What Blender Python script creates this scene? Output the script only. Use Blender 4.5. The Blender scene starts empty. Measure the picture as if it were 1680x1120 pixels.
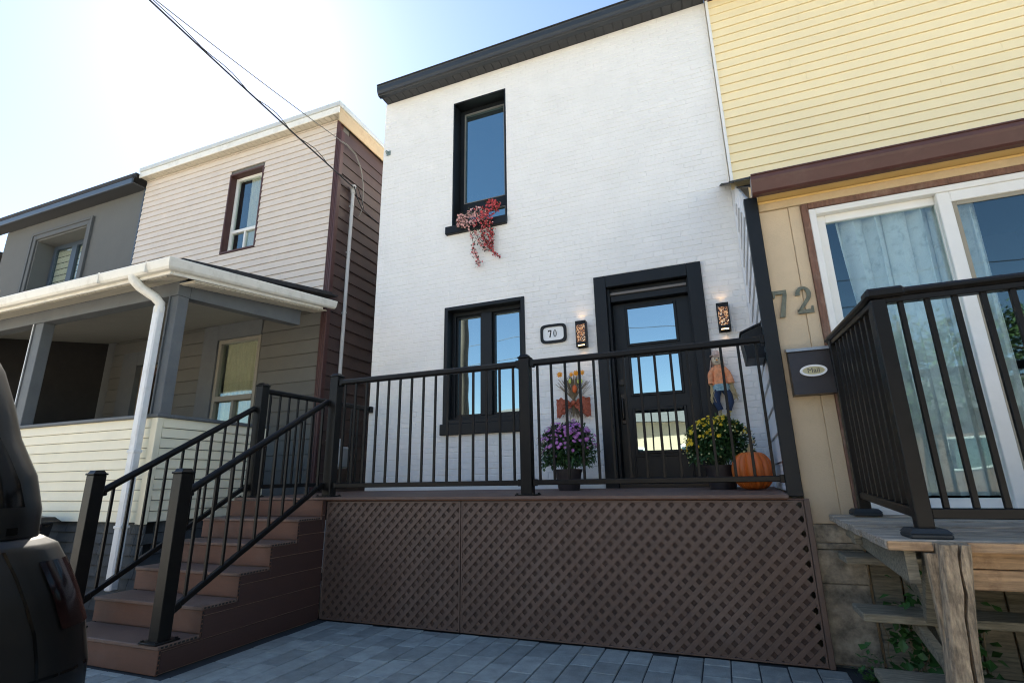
import bpy, bmesh, math, random
from mathutils import Vector, Matrix
random.seed(7)
R = math.radians
scn = bpy.context.scene
col = scn.collection

# ------------------------------------------------------------------ camera
CAM_H = 1.108
PITCH, YAW, ROLL, FPX = R(15.227), R(21.339), R(-0.9616), 843.2     # focal length in photo pixels (1680 wide)
def cam_axes():
    cp, sp, cr, sr = math.cos(PITCH), math.sin(PITCH), math.cos(ROLL), math.sin(ROLL)
    rt, up, fw = Vector((1, 0, 0)), Vector((0, -sp, cp)), Vector((0, cp, sp))
    r2, u2 = rt * cr + up * sr, -rt * sr + up * cr
    Z = Matrix.Rotation(YAW, 3, 'Z')
    return Z @ r2, Z @ u2, Z @ fw
RT, UP, FW = cam_axes()
cd = bpy.data.cameras.new('camera')
cam = bpy.data.objects.new('camera', cd); col.objects.link(cam)
cam.matrix_world = Matrix(((RT.x, UP.x, -FW.x, 0), (RT.y, UP.y, -FW.y, 0), (RT.z, UP.z, -FW.z, CAM_H), (0, 0, 0, 1)))
cd.sensor_fit = 'HORIZONTAL'; cd.sensor_width = 36.0; cd.lens = 36.0 * FPX / 1680.0
cd.clip_start = 0.05; cd.clip_end = 2000
cd.dof.use_dof = True; cd.dof.focus_distance = 5.6; cd.dof.aperture_fstop = 5.6
scn.camera = cam

# ------------------------------------------------------------------ sky, sun, exposure
SUN_EL, SUN_AZ = R(42.9), R(-54.3)          # azimuth measured from +y towards +x
w = bpy.data.worlds.new('World'); scn.world = w; w.use_nodes = True
nt = w.node_tree; nt.nodes.clear()
sky = nt.nodes.new('ShaderNodeTexSky'); sky.sky_type = 'NISHITA'; sky.sun_disc = False
sky.sun_elevation = SUN_EL; sky.sun_rotation = SUN_AZ
sky.air_density = 1.0; sky.dust_density = 0.2; sky.ozone_density = 1.0; sky.altitude = 100
bg = nt.nodes.new('ShaderNodeBackground'); bg.inputs['Strength'].default_value = 0.05
wo = nt.nodes.new('ShaderNodeOutputWorld')
nt.links.new(sky.outputs[0], bg.inputs[0]); nt.links.new(bg.outputs[0], wo.inputs[0])
sd = bpy.data.lights.new('sun', 'SUN'); sd.energy = 5.0; sd.angle = R(0.53); sd.color = (1.0, 0.93, 0.82)
sun = bpy.data.objects.new('sun', sd); col.objects.link(sun)
sv = Vector((math.sin(SUN_AZ) * math.cos(SUN_EL), math.cos(SUN_AZ) * math.cos(SUN_EL), math.sin(SUN_EL)))
sun.rotation_euler = sv.to_track_quat('Z', 'Y').to_euler(); sun.location = sv * 30
vs = scn.view_settings
vs.view_transform = 'Standard'; vs.look = 'None'; vs.gamma = 1.0; vs.use_curve_mapping = False
vs.exposure = 2.5
scn.render.filter_size = 1.1
scn.cycles.filter_width = 1.1

# ------------------------------------------------------------------ pixel -> place
def ray(px, py): return FW + RT * ((px - 840) / FPX) - UP * ((py - 560) / FPX)
O = Vector((0, 0, CAM_H))
def PY(px, py, y): r = ray(px, py); return O + r * (y / r.y)
def PX(px, py, x): r = ray(px, py); return O + r * (x / r.x)
def PZ(px, py, z): r = ray(px, py); return O + r * ((z - CAM_H) / r.z)

# ------------------------------------------------------------------ materials
MATS = {}
def M(name, c, rough=0.6, var=0.12, vs_=4.0, bump=0.0, bs=60.0, spec=0.5, metal=0.0, coat=0.0, rnd=0.0,
      stretch=(1, 1, 1), dirt=None, dscale=2.0, damt=0.4, ior=1.5, emit=None, es=0.0, sub=0.0):
    if name in MATS: return MATS[name]
    m = bpy.data.materials.new(name); m.use_nodes = True
    t = m.node_tree; n = t.nodes; L = t.links
    b = n['Principled BSDF']
    b.inputs['Metallic'].default_value = metal; b.inputs['IOR'].default_value = ior
    b.inputs['Specular IOR Level'].default_value = spec; b.inputs['Coat Weight'].default_value = coat
    g = n.new('ShaderNodeNewGeometry'); mp = n.new('ShaderNodeMapping'); mp.inputs['Scale'].default_value = stretch
    L.new(g.outputs['Position'], mp.inputs['Vector'])
    vec = mp.outputs[0]
    nz = n.new('ShaderNodeTexNoise'); nz.inputs['Scale'].default_value = vs_; nz.inputs['Detail'].default_value = 6
    nz.inputs['Roughness'].default_value = 0.65; L.new(vec, nz.inputs['Vector'])
    mr = n.new('ShaderNodeMapRange'); mr.inputs[1].default_value = 0.25; mr.inputs[2].default_value = 0.75
    mr.inputs[3].default_value = 1 - var; mr.inputs[4].default_value = 1 + var
    L.new(nz.outputs[0], mr.inputs[0])
    v = mr.outputs[0]
    if rnd:
        oi = n.new('ShaderNodeObjectInfo'); m2 = n.new('ShaderNodeMapRange')
        m2.inputs[3].default_value = 1 - rnd; m2.inputs[4].default_value = 1 + rnd
        L.new(oi.outputs['Random'], m2.inputs[0])
        mu = n.new('ShaderNodeMath'); mu.operation = 'MULTIPLY'; L.new(v, mu.inputs[0]); L.new(m2.outputs[0], mu.inputs[1]); v = mu.outputs[0]
    sc = n.new('ShaderNodeVectorMath'); sc.operation = 'SCALE'; sc.inputs[0].default_value = c[:3]; L.new(v, sc.inputs['Scale'])
    colr = sc.outputs[0]
    if dirt:
        d = n.new('ShaderNodeTexNoise'); d.inputs['Scale'].default_value = dscale; d.inputs['Detail'].default_value = 8
        d.inputs['Roughness'].default_value = 0.7; L.new(g.outputs['Position'], d.inputs['Vector'])
        dr = n.new('ShaderNodeMapRange'); dr.inputs[1].default_value = 0.5; dr.inputs[2].default_value = 0.75
        dr.inputs[3].default_value = 0; dr.inputs[4].default_value = damt; L.new(d.outputs[0], dr.inputs[0])
        mx = n.new('ShaderNodeMix'); mx.data_type = 'RGBA'; L.new(dr.outputs[0], mx.inputs['Factor'])
        L.new(colr, mx.inputs[6]); mx.inputs[7].default_value = (*dirt, 1); colr = mx.outputs[2]
    L.new(colr, b.inputs['Base Color'])
    rr = n.new('ShaderNodeMapRange'); rr.inputs[3].default_value = max(0.02, rough - 0.08); rr.inputs[4].default_value = min(1, rough + 0.08)
    L.new(nz.outputs[0], rr.inputs[0]); L.new(rr.outputs[0], b.inputs['Roughness'])
    if bump:
        bn = n.new('ShaderNodeTexNoise'); bn.inputs['Scale'].default_value = bs; bn.inputs['Detail'].default_value = 5; L.new(vec, bn.inputs['Vector'])
        bp = n.new('ShaderNodeBump'); bp.inputs['Strength'].default_value = bump; bp.inputs['Distance'].default_value = 0.01
        L.new(bn.outputs[0], bp.inputs['Height']); L.new(bp.outputs[0], b.inputs['Normal'])
    if emit:
        b.inputs['Emission Color'].default_value = (*emit, 1); b.inputs['Emission Strength'].default_value = es
    if sub:
        b.inputs['Subsurface Weight'].default_value = sub; b.inputs['Subsurface Radius'].default_value = (0.01, 0.01, 0.01)
    MATS[name] = m
    return m

def glass_mat(name, ior, tint, wav=0.02, opaque=False, refl=(0.95, 0.98, 1)):
    m = bpy.data.materials.new(name); m.use_nodes = True
    t = m.node_tree; n = t.nodes; L = t.links; n.clear()
    o = n.new('ShaderNodeOutputMaterial'); mix = n.new('ShaderNodeMixShader')
    gl = n.new('ShaderNodeBsdfGlossy'); gl.inputs['Roughness'].default_value = 0.015
    gl.inputs['Color'].default_value = (*refl, 1)
    f0 = ((ior - 1) / (ior + 1)) ** 2
    lw_ = n.new('ShaderNodeLayerWeight'); lw_.inputs['Blend'].default_value = 0.5
    pw5 = n.new('ShaderNodeMath'); pw5.operation = 'POWER'; pw5.inputs[1].default_value = 5.0; L.new(lw_.outputs['Facing'], pw5.inputs[0])
    fr = n.new('ShaderNodeMath'); fr.operation = 'MULTIPLY_ADD'; fr.inputs[1].default_value = 1 - f0; fr.inputs[2].default_value = f0; L.new(pw5.outputs[0], fr.inputs[0])
    if opaque:
        tr = n.new('ShaderNodeBsdfDiffuse'); tr.inputs['Color'].default_value = (*tint, 1)
    else:
        tr = n.new('ShaderNodeBsdfTransparent'); tr.inputs['Color'].default_value = (*tint, 1)
    g = n.new('ShaderNodeNewGeometry'); nz = n.new('ShaderNodeTexNoise'); nz.inputs['Scale'].default_value = 2.2; nz.inputs['Detail'].default_value = 1
    L.new(g.outputs['Position'], nz.inputs['Vector'])
    bp = n.new('ShaderNodeBump'); bp.inputs['Strength'].default_value = wav; bp.inputs['Distance'].default_value = 0.05
    L.new(nz.outputs[0], bp.inputs['Height']); L.new(bp.outputs[0], gl.inputs['Normal'])
    L.new(fr.outputs[0], mix.inputs[0]); L.new(tr.outputs[0], mix.inputs[1]); L.new(gl.outputs[0], mix.inputs[2]); L.new(mix.outputs[0], o.inputs[0])
    MATS[name] = m
    return m

white_paint = M('white_painted_brick', (0.82, 0.805, 0.765), 0.55, 0.04, 2.5, 0.35, 45, rnd=0.04, dirt=(0.66, 0.655, 0.61), dscale=1.1, damt=0.35)
white_lap = M('white_vinyl', (0.78, 0.79, 0.79), 0.45, 0.04, 6, 0.05, 30)
black_trim = M('black_trim_paint', (0.0085, 0.0105, 0.012), 0.45, 0.25, 6, 0.12, 40, spec=0.28)
black_door = M('black_door_paint', (0.007, 0.009, 0.010), 0.40, 0.2, 5, 0.06, 50, spec=0.28)
rail_black = M('black_powder_coat', (0.0075, 0.0066, 0.0058), 0.36, 0.2, 12, 0.06, 250, dirt=(0.020, 0.018, 0.015), dscale=5, damt=0.3, spec=0.2)
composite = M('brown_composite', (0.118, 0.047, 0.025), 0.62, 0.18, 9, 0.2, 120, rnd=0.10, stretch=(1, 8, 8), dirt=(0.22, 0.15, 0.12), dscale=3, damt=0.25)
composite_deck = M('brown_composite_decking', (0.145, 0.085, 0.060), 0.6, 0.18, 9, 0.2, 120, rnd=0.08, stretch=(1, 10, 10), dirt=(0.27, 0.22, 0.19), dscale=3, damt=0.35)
composite_shaded = M('brown_composite_shaded', (0.045, 0.019, 0.014), 0.6, 0.18, 9, 0.2, 120, rnd=0.08, stretch=(8, 1, 8))  # composite brown darkened, the shade on the stair flanks put into the colour
lattice_m = M('brown_plastic_lattice', (0.120, 0.074, 0.053), 0.55, 0.15, 5, 0.1, 80, rnd=0.07, dirt=(0.16, 0.12, 0.095), dscale=2.5, damt=0.35)
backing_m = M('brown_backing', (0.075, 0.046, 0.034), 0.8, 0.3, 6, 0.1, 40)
void_m = M('dark_underside', (0.012, 0.011, 0.010), 0.9)
paver_m = M('slate_paver', (0.265, 0.285, 0.262), 0.75, 0.3, 9, 0.5, 90, rnd=0.2, dirt=(0.16, 0.17, 0.17), dscale=4, damt=0.3)
sand_m = M('joint_sand', (0.028, 0.032, 0.034), 0.95, 0.3, 20)
asphalt_m = M('pale_concrete_road', (0.33, 0.305, 0.27), 0.9, 0.2, 3, 0.4, 120)
concrete_m = M('concrete', (0.34, 0.33, 0.31), 0.85, 0.2, 3, 0.3, 60, dirt=(0.2, 0.19, 0.17), dscale=2)
soil_m = M('soil', (0.05, 0.04, 0.03), 0.95, 0.5, 25, 0.8, 60)
cream_side = M('cream_vinyl', (0.90, 0.755, 0.45), 0.5, 0.04, 3, 0.06, 30, rnd=0.02, dirt=(0.62, 0.54, 0.36), dscale=1.5, damt=0.3)
tan_panel = M('tan_stucco_panel', (0.57, 0.445, 0.29), 0.75, 0.1, 5, 0.25, 120, dirt=(0.40, 0.32, 0.22), dscale=2.5, damt=0.5)
tan_board = M('tan_board', (0.55, 0.42, 0.25), 0.65, 0.15, 6, 0.2, 60, stretch=(1, 1, 1), dirt=(0.30, 0.17, 0.08), dscale=6, damt=0.6)
soffit_tan = M('tan_soffit', (0.66, 0.45, 0.16), 0.65, 0.06, 4, 0.05, 30)
brown_gutter = M('brown_gutter', (0.075, 0.028, 0.022), 0.4, 0.15, 4, 0.05, 30, dirt=(0.16, 0.10, 0.08), dscale=3, damt=0.35)
old_trim = M('peeling_trim_wood', (0.17, 0.085, 0.055), 0.75, 0.4, 9, 0.5, 40, stretch=(8, 8, 1), dirt=(0.35, 0.26, 0.18), dscale=7, damt=0.6)
white_frame = M('white_vinyl_frame', (0.78, 0.77, 0.72), 0.4, 0.04, 5, 0.02, 30, dirt=(0.6, 0.57, 0.48), dscale=4, damt=0.25)
beige_side = M('beige_vinyl', (0.67, 0.585, 0.49), 0.5, 0.05, 3, 0.05, 30, rnd=0.02, dirt=(0.5, 0.42, 0.35), dscale=1.3, damt=0.3)
brown_side = M('brown_lap_siding', (0.060, 0.034, 0.029), 0.6, 0.15, 5, 0.15, 60, rnd=0.08, dirt=(0.13, 0.08, 0.06), dscale=1.5, damt=0.45)
brown_corner = M('brown_corner_board', (0.075, 0.030, 0.026), 0.55, 0.2, 6, 0.15, 40, stretch=(6, 6, 1))
grey_lap = M('grey_lap_siding', (0.125, 0.123, 0.108), 0.65, 0.1, 5, 0.1, 50, rnd=0.06, dirt=(0.17, 0.155, 0.12), dscale=2, damt=0.4)
grey_paint = M('grey_porch_paint', (0.115, 0.125, 0.13), 0.6, 0.15, 5, 0.2, 40, dirt=(0.17, 0.17, 0.155), dscale=3, damt=0.4)
grey_shingle = M('grey_shingle', (0.065, 0.072, 0.075), 0.8, 0.25, 6, 0.3, 60, rnd=0.2, dirt=(0.12, 0.12, 0.11), dscale=4, damt=0.3)
ivory_side = M('ivory_vinyl', (0.88, 0.80, 0.585), 0.5, 0.05, 3, 0.05, 30, rnd=0.02, dirt=(0.58, 0.54, 0.4), dscale=2, damt=0.25)
ivory_metal = M('ivory_gutter', (0.80, 0.775, 0.69), 0.4, 0.06, 4, 0.05, 20, dirt=(0.36, 0.31, 0.22), dscale=5, damt=0.45)
white_metal = M('white_downspout', (0.74, 0.74, 0.72), 0.4, 0.06, 4, 0.05, 20, dirt=(0.42, 0.36, 0.28), dscale=6, damt=0.4)
ceil_m = M('porch_ceiling', (0.33, 0.325, 0.285), 0.7, 0.08, 4)
dark_partition = M('dark_partition', (0.030, 0.027, 0.024), 0.75, 0.25, 8, 0.2, 50)
stucco_m = M('grey_stucco', (0.115, 0.118, 0.112), 0.85, 0.08, 3, 0.5, 180)
stucco_trim = M('grey_moulding', (0.085, 0.09, 0.09), 0.7, 0.08, 3, 0.2, 120)
blue_black = M('blue_black_metal', (0.050, 0.070, 0.095), 0.4, 0.12, 4)
soffit_dark = M('dark_soffit', (0.040, 0.042, 0.045), 0.6, 0.15, 6)
shingle_dark = M('dark_roofing', (0.03, 0.03, 0.032), 0.9, 0.3, 20, 0.5, 80)
pipe_m = M('grey_conduit', (0.55, 0.55, 0.54), 0.45, 0.08, 8)
cable_m = M('black_cable', (0.02, 0.02, 0.022), 0.6)
cable_grey = M('grey_cable', (0.20, 0.19, 0.17), 0.6)
wood_grey = M('weathered_deck_wood', (0.46, 0.385, 0.295), 0.85, 0.65, 6, 0.9, 40, rnd=0.14, stretch=(1, 14, 14), dirt=(0.10, 0.09, 0.08), dscale=5, damt=0.5)
wood_fresh = M('knotty_rim_wood', (0.46, 0.29, 0.155), 0.8, 0.55, 5, 0.6, 40, stretch=(1, 14, 14), dirt=(0.14, 0.07, 0.035), dscale=9, damt=0.75)
wood_old = M('old_step_wood', (0.27, 0.235, 0.165), 0.85, 0.65, 6, 0.8, 40, rnd=0.12, stretch=(1, 12, 12), dirt=(0.07, 0.07, 0.05), dscale=4, damt=0.5)
wood_timber = M('cracked_timber', (0.35, 0.26, 0.165), 0.9, 0.85, 12, 1.0, 40, stretch=(5, 5, 1), dirt=(0.07, 0.05, 0.035), dscale=14, damt=0.7)
hardboard = M('weathered_hardboard', (0.27, 0.235, 0.175), 0.85, 0.8, 11, 0.8, 40, rnd=0.2, dirt=(0.06, 0.055, 0.045), dscale=6, damt=0.6)
glass70 = glass_mat('reflective_glazing', 4.6, (0.010, 0.013, 0.016), 0.012, True, (0.60, 0.92, 1.0))
glass70b = glass_mat('bright_reflective_glazing', 6.0, (0.010, 0.013, 0.016), 0.02, True, (0.72, 0.95, 1.0))
glass72 = glass_mat('clear_glazing', 1.75, (0.82, 0.87, 0.87), 0.03, False, (0.70, 0.93, 1.0))
glass68 = glass_mat('old_glazing', 2.1, (0.90, 0.91, 0.86), 0.03, False, (0.75, 0.95, 1.0))
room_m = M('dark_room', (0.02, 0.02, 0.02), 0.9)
curtain_m = M('sheer_curtain', (0.88, 0.88, 0.84), 0.8, 0.06, 9, dirt=(0.36, 0.38, 0.38), dscale=13, damt=0.7)
lace_m = M('lace_curtain', (0.66, 0.63, 0.50), 0.85, 0.1, 10)
blind_m = M('white_blind', (0.62, 0.62, 0.58), 0.7, 0.05, 5)
brass_m = M('aged_brass', (0.16, 0.155, 0.11), 0.4, 0.3, 30, 0.3, 90, metal=0.8)
pot_m = M('brown_plastic_pot', (0.035, 0.026, 0.026), 0.5, 0.2, 8)
leaf_m = M('mum_leaves', (0.042, 0.105, 0.030), 0.55, 0.45, 30, sub=0.0)
leaf2_m = M('ivy_leaves', (0.035, 0.11, 0.02), 0.5, 0.4, 18)
tree_leaf = M('tree_leaves', (0.060, 0.11, 0.03), 0.6, 0.5, 3)
tree_bark = M('tree_bark', (0.09, 0.07, 0.05), 0.9, 0.3, 10, 0.6, 30)
purple_m = M('purple_petals', (0.52, 0.17, 0.50), 0.6, 0.35, 30)
purple_c = M('purple_centres', (0.55, 0.35, 0.5), 0.6, 0.2, 30)
yellow_m = M('yellow_petals', (0.80, 0.55, 0.02), 0.6, 0.2, 30)
bud_m = M('pale_buds', (0.68, 0.66, 0.30), 0.6, 0.2, 30)
pink_m = M('pale_pink_blossom', (0.70, 0.40, 0.38), 0.65, 0.25, 40)
red_m = M('red_blossom', (0.58, 0.07, 0.08), 0.6, 0.35, 40)
darkleaf_m = M('dark_garland_leaf', (0.022, 0.034, 0.017), 0.6, 0.4, 40)
pumpkin_m = M('pumpkin_skin', (0.58, 0.125, 0.012), 0.42, 0.15, 9, 0.12, 40, dirt=(0.5, 0.17, 0.03), dscale=8, damt=0.3)
stem_m = M('pumpkin_stem', (0.34, 0.26, 0.13), 0.8, 0.3, 25, 0.6, 50)
straw_m = M('straw', (0.48, 0.38, 0.2), 0.8, 0.3, 40)
twine_m = M('dried_stems', (0.20, 0.15, 0.085), 0.8, 0.35, 40)
burlap_red = M('red_burlap', (0.40, 0.11, 0.06), 0.9, 0.45, 60, 0.6, 300)
orange_m = M('orange_petals', (0.80, 0.33, 0.02), 0.6, 0.2, 30)
orange2_m = M('red_orange_bud', (0.72, 0.14, 0.03), 0.6, 0.2, 30)
lime_m = M('lime_petals', (0.55, 0.60, 0.12), 0.6, 0.2, 30)
shirt_m = M('orange_shirt', (0.78, 0.30, 0.13), 0.85, 0.3, 40, 0.4, 200, dirt=(0.75, 0.5, 0.35), dscale=30, damt=0.6)
hem_m = M('blue_print_hem', (0.22, 0.36, 0.40), 0.85, 0.5, 60, dirt=(0.6, 0.62, 0.6), dscale=45, damt=0.9)
jean_m = M('denim', (0.022, 0.04, 0.09), 0.85, 0.3, 30, 0.4, 200)
sack_m = M('sackcloth', (0.62, 0.52, 0.38), 0.85, 0.15, 40, 0.3, 200)
hair_m = M('pale_yarn', (0.55, 0.42, 0.36), 0.85, 0.3, 40)
bin_m = M('black_bin_plastic', (0.015, 0.016, 0.018), 0.5, 0.2, 8, 0.1, 60)
car_paint = M('dusty_black_car_paint', (0.0025, 0.0025, 0.0025), 0.34, 0.1, 5, coat=0.0, spec=0.32, dirt=(0.05, 0.042, 0.03), dscale=3, damt=0.12)
car_glass = M('tinted_car_glass', (0.002, 0.002, 0.002), 0.05, 0.05, 5, spec=0.3)
rubber_m = M('tyre_rubber', (0.02, 0.02, 0.02), 0.85, 0.2, 20, 0.3, 80)
alloy_m = M('alloy_wheel', (0.45, 0.45, 0.46), 0.3, 0.05, 5, metal=0.9)
lamp_red = M('smoked_red_lens', (0.006, 0.002, 0.002), 0.12, 0.1, 5, spec=0.3)
meter_m = M('grey_meter', (0.32, 0.33, 0.33), 0.5, 0.1, 8)
plaque_m = M('white_enamel', (0.82, 0.82, 0.80), 0.3, 0.02, 5)
pale_brick = M('pale_brick', (0.52, 0.42, 0.29), 0.85, 0.12, 8, 0.3, 40)
roof_grey = M('grey_asphalt_shingle', (0.11, 0.105, 0.10), 0.9, 0.25, 6, 0.4, 40)
silver_lid = M('mailbox_lid', (0.30, 0.33, 0.36), 0.35, 0.1, 8, metal=0.3)
mail_brown = M('mailbox_brown', (0.030, 0.024, 0.022), 0.42, 0.2, 8, 0.1, 80)

# ------------------------------------------------------------------ mesh builder
class MB:
    def __init__(s): s.v = []; s.f = []; s.smooth = False
    def add(s, vs_, fs):
        k = len(s.v); s.v += [tuple(v) for v in vs_]; s.f += [tuple(i + k for i in f) for f in fs]; return s
    def hexa(s, p):      # 8 corners: bottom ring 0-3, top ring 4-7
        return s.add(p, [(0, 3, 2, 1), (4, 5, 6, 7), (0, 1, 5, 4), (1, 2, 6, 5), (2, 3, 7, 6), (3, 0, 4, 7)])
    def box(s, x0, x1, y0, y1, z0, z1, c=0.0):
        return s.cbox(Vector(((x0 + x1) / 2, (y0 + y1) / 2, (z0 + z1) / 2)), Vector((1, 0, 0)), Vector((0, 1, 0)), Vector((0, 0, 1)),
                      abs(x1 - x0) / 2, abs(y1 - y0) / 2, abs(z1 - z0) / 2, c)
    def cbox(s, o, ax, ay, az, hx, hy, hz, c=0.0):
        P = lambda a, b, d: o + ax * a + ay * b + az * d
        if c <= 0:
            return s.hexa([P(-hx, -hy, -hz), P(hx, -hy, -hz), P(hx, hy, -hz), P(-hx, hy, -hz),
                           P(-hx, -hy, hz), P(hx, -hy, hz), P(hx, hy, hz), P(-hx, hy, hz)])
        c = min(c, hx * .9, hy * .9, hz * .9)
        V, idx = [], {}
        for sx in (-1, 1):
            for sy in (-1, 1):
                for sz in (-1, 1):
                    for k in range(3):
                        e = [hx - (0 if k == 0 else c), hy - (0 if k == 1 else c), hz - (0 if k == 2 else c)]
                        idx[(sx, sy, sz, k)] = len(V); V.append(P(sx * e[0], sy * e[1], sz * e[2]))
        F = []
        for k in range(3):
            a, b = [i for i in range(3) if i != k]
            for sg in (-1, 1):
                q = []
                for (u, v) in ((-1, -1), (1, -1), (1, 1), (-1, 1)):
                    t = [0, 0, 0]; t[k] = sg; t[a] = u; t[b] = v; q.append(idx[(t[0], t[1], t[2], k)])
                flip = (sg > 0) == (k == 1)
                F.append(tuple(reversed(q)) if flip else tuple(q))
        for a in range(3):      # edge chamfers, edge along axis a
            b, d = [i for i in range(3) if i != a]
            for sb in (-1, 1):
                for sd_ in (-1, 1):
                    t0 = [0, 0, 0]; t0[a] = -1; t0[b] = sb; t0[d] = sd_
                    t1 = list(t0); t1[a] = 1
                    F.append((idx[(*t0, b)], idx[(*t1, b)], idx[(*t1, d)], idx[(*t0, d)]))
        for sx in (-1, 1):
            for sy in (-1, 1):
                for sz in (-1, 1): F.append((idx[(sx, sy, sz, 0)], idx[(sx, sy, sz, 1)], idx[(sx, sy, sz, 2)]))
        return s.add(V, F)
    def bar(s, p0, p1, wd, ht, c=0.0, up=(0, 0, 1)):
        p0, p1 = Vector(p0), Vector(p1); ax = (p1 - p0); l = ax.length; ax.normalize()
        u = Vector(up)
        if abs(ax.dot(u)) > 0.98: u = Vector((0, 1, 0))
        ay = u.cross(ax).normalized(); az = ax.cross(ay)
        return s.cbox((p0 + p1) / 2, ax, ay, az, l / 2, wd / 2, ht / 2, c)
    def prism(s, poly, y0, y1, tf=None):      # poly in (x,z), extruded along y
        tf = tf or (lambda x, y, z: (x, y, z)); n = len(poly)
        V = [tf(x, y0, z) for x, z in poly] + [tf(x, y1, z) for x, z in poly]
        F = [tuple(range(n)), tuple(range(2 * n - 1, n - 1, -1))] + [(i, i + n, (i + 1) % n + n, (i + 1) % n) for i in range(n)]
        return s.add(V, F)
    def ring(s, outer, inner, y0, y1):        # closed band between two outlines in (x,z), same count
        n = len(outer); V = [(x, y0, z) for x, z in outer] + [(x, y0, z) for x, z in inner] + [(x, y1, z) for x, z in outer] + [(x, y1, z) for x, z in inner]
        F = []
        for i in range(n):
            j = (i + 1) % n
            F += [(i, j, n + j, n + i), (2 * n + i, 3 * n + i, 3 * n + j, 2 * n + j), (i, 2 * n + i, 2 * n + j, j), (n + i, n + j, 3 * n + j, 3 * n + i)]
        return s.add(V, F)
    def tube(s, pts, r, n=8, cap=True):
        s.smooth = True
        pts = [Vector(p) for p in pts]; V = []; F = []
        rs = r if isinstance(r, (list, tuple)) else [r] * len(pts)
        prev = None
        for i, p in enumerate(pts):
            d = (pts[min(i + 1, len(pts) - 1)] - pts[max(i - 1, 0)]).normalized()
            if prev is None:
                a = d.orthogonal().normalized()
            else:
                a = (prev - d * prev.dot(d)).normalized()
            prev = a; b = d.cross(a)
            for k in range(n):
                t = 2 * math.pi * k / n; V.append(p + (a * math.cos(t) + b * math.sin(t)) * rs[i])
        for i in range(len(pts) - 1):
            for k in range(n):
                F.append((i * n + k, i * n + (k + 1) % n, (i + 1) * n + (k + 1) % n, (i + 1) * n + k))
        if cap: F += [tuple(reversed(range(n))), tuple(range((len(pts) - 1) * n, len(pts) * n))]
        return s.add(V, F)
    def lathe(s, prof, c, n=24):             # prof: (r,z)
        s.smooth = True
        V = []; F = []
        for r_, z in prof:
            for k in range(n):
                t = 2 * math.pi * k / n; V.append((c[0] + r_ * math.cos(t), c[1] + r_ * math.sin(t), c[2] + z))
        for i in range(len(prof) - 1):
            for k in range(n): F.append((i * n + k, i * n + (k + 1) % n, (i + 1) * n + (k + 1) % n, (i + 1) * n + k))
        return s.add(V, F)
    def ball(s, c, r, n=8, m=6, sq=(1, 1, 1)):
        prof = [(math.sin(math.pi * i / m), -math.cos(math.pi * i / m)) for i in range(m + 1)]
        k = len(s.v); s.lathe([(max(p[0], 1e-3), p[1]) for p in prof], (0, 0, 0), n)
        s.v[k:] = [(c[0] + x * r * sq[0], c[1] + y * r * sq[1], c[2] + z * r * sq[2]) for x, y, z in s.v[k:]]
        return s
    def leaf(s, p, d, up, l, wd, bend=0.15):
        p, d, up = Vector(p), Vector(d).normalized(), Vector(up)
        sd_ = d.cross(up)
        if sd_.length < 1e-3: sd_ = d.orthogonal()
        sd_.normalize(); nn = sd_.cross(d)
        a = p + d * l * .5 + sd_ * wd / 2; b = p + d * l * .5 - sd_ * wd / 2; t = p + d * l - nn * l * bend; m_ = p + d * l * .5 - nn * l * bend * .4
        return s.add([p, a, t, b, m_], [(0, 1, 4), (1, 2, 4), (2, 3, 4), (3, 0, 4)])

WO = {}
def _fin(o, parent, at, label, cat, group, kind):
    col.objects.link(o)
    at = Vector(at)
    if parent is not None:
        o.parent = parent; o.location = at - WO[parent.name]
    else: o.location = at
    WO[o.name] = at
    if label: o['label'] = label
    if cat: o['category'] = cat
    if group: o['group'] = group
    if kind: o['kind'] = kind
    return o
def build(name, mb, mat, parent=None, at=(0, 0, 0), label=None, cat=None, group=None, kind=None, smooth=None):
    me = bpy.data.meshes.new(name); at = Vector(at)
    me.from_pydata([tuple(Vector(v) - at) for v in mb.v], [], mb.f); me.update()
    bm = bmesh.new(); bm.from_mesh(me); bmesh.ops.recalc_face_normals(bm, faces=bm.faces); bm.to_mesh(me); bm.free()
    if mb.smooth if smooth is None else smooth:
        me.polygons.foreach_set('use_smooth', [True] * len(me.polygons)); me.set_sharp_from_angle(angle=R(42))
    for m in (mat if isinstance(mat, (list, tuple)) else [mat]): me.materials.append(m)
    return _fin(bpy.data.objects.new(name, me), parent, at, label, cat, group, kind)
def inst(name, me, parent, at, scale=(1, 1, 1), rot=(0, 0, 0)):
    o = _fin(bpy.data.objects.new(name, me), parent, at, None, None, None, None)
    o.scale = scale; o.rotation_euler = rot
    return o
def root(name, at, label, cat, group=None):
    return _fin(bpy.data.objects.new(name, None), None, at, label, cat, group, None)
def B(name, mat, parent, *b, c=0.004, **k): return build(name, MB().box(*b, c), mat, parent, **k)

# ================================================================== GROUND
gb = MB().add([(-400, -400, -0.03), (400, -400, -0.03), (400, 400, -0.03), (-400, 400, -0.03)], [(0, 1, 2, 3)])
build('ground', gb, asphalt_m, kind='structure')
sw = MB().box(-30, 30, -4.6, -2.9, -0.029, 0.05)
build('pavement', sw, concrete_m, kind='structure')
drive = build('driveway', MB().box(-4.7, 0.72, 0.95, 3.99, -0.028, -0.006), sand_m, kind='structure')
apron = build('driveway_apron', MB().box(-4.7, 4.5, -2.88, 0.94, -0.028, -0.004), concrete_m, kind='structure')
soil = build('soil', MB().box(0.74, 5.5, 0.95, 4.2, -0.028, 0.01), soil_m, kind='structure')
soil2 = build('side_path', MB().box(-16, -4.72, 0.95, 12, -0.028, 0.012), soil_m, kind='structure')

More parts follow.
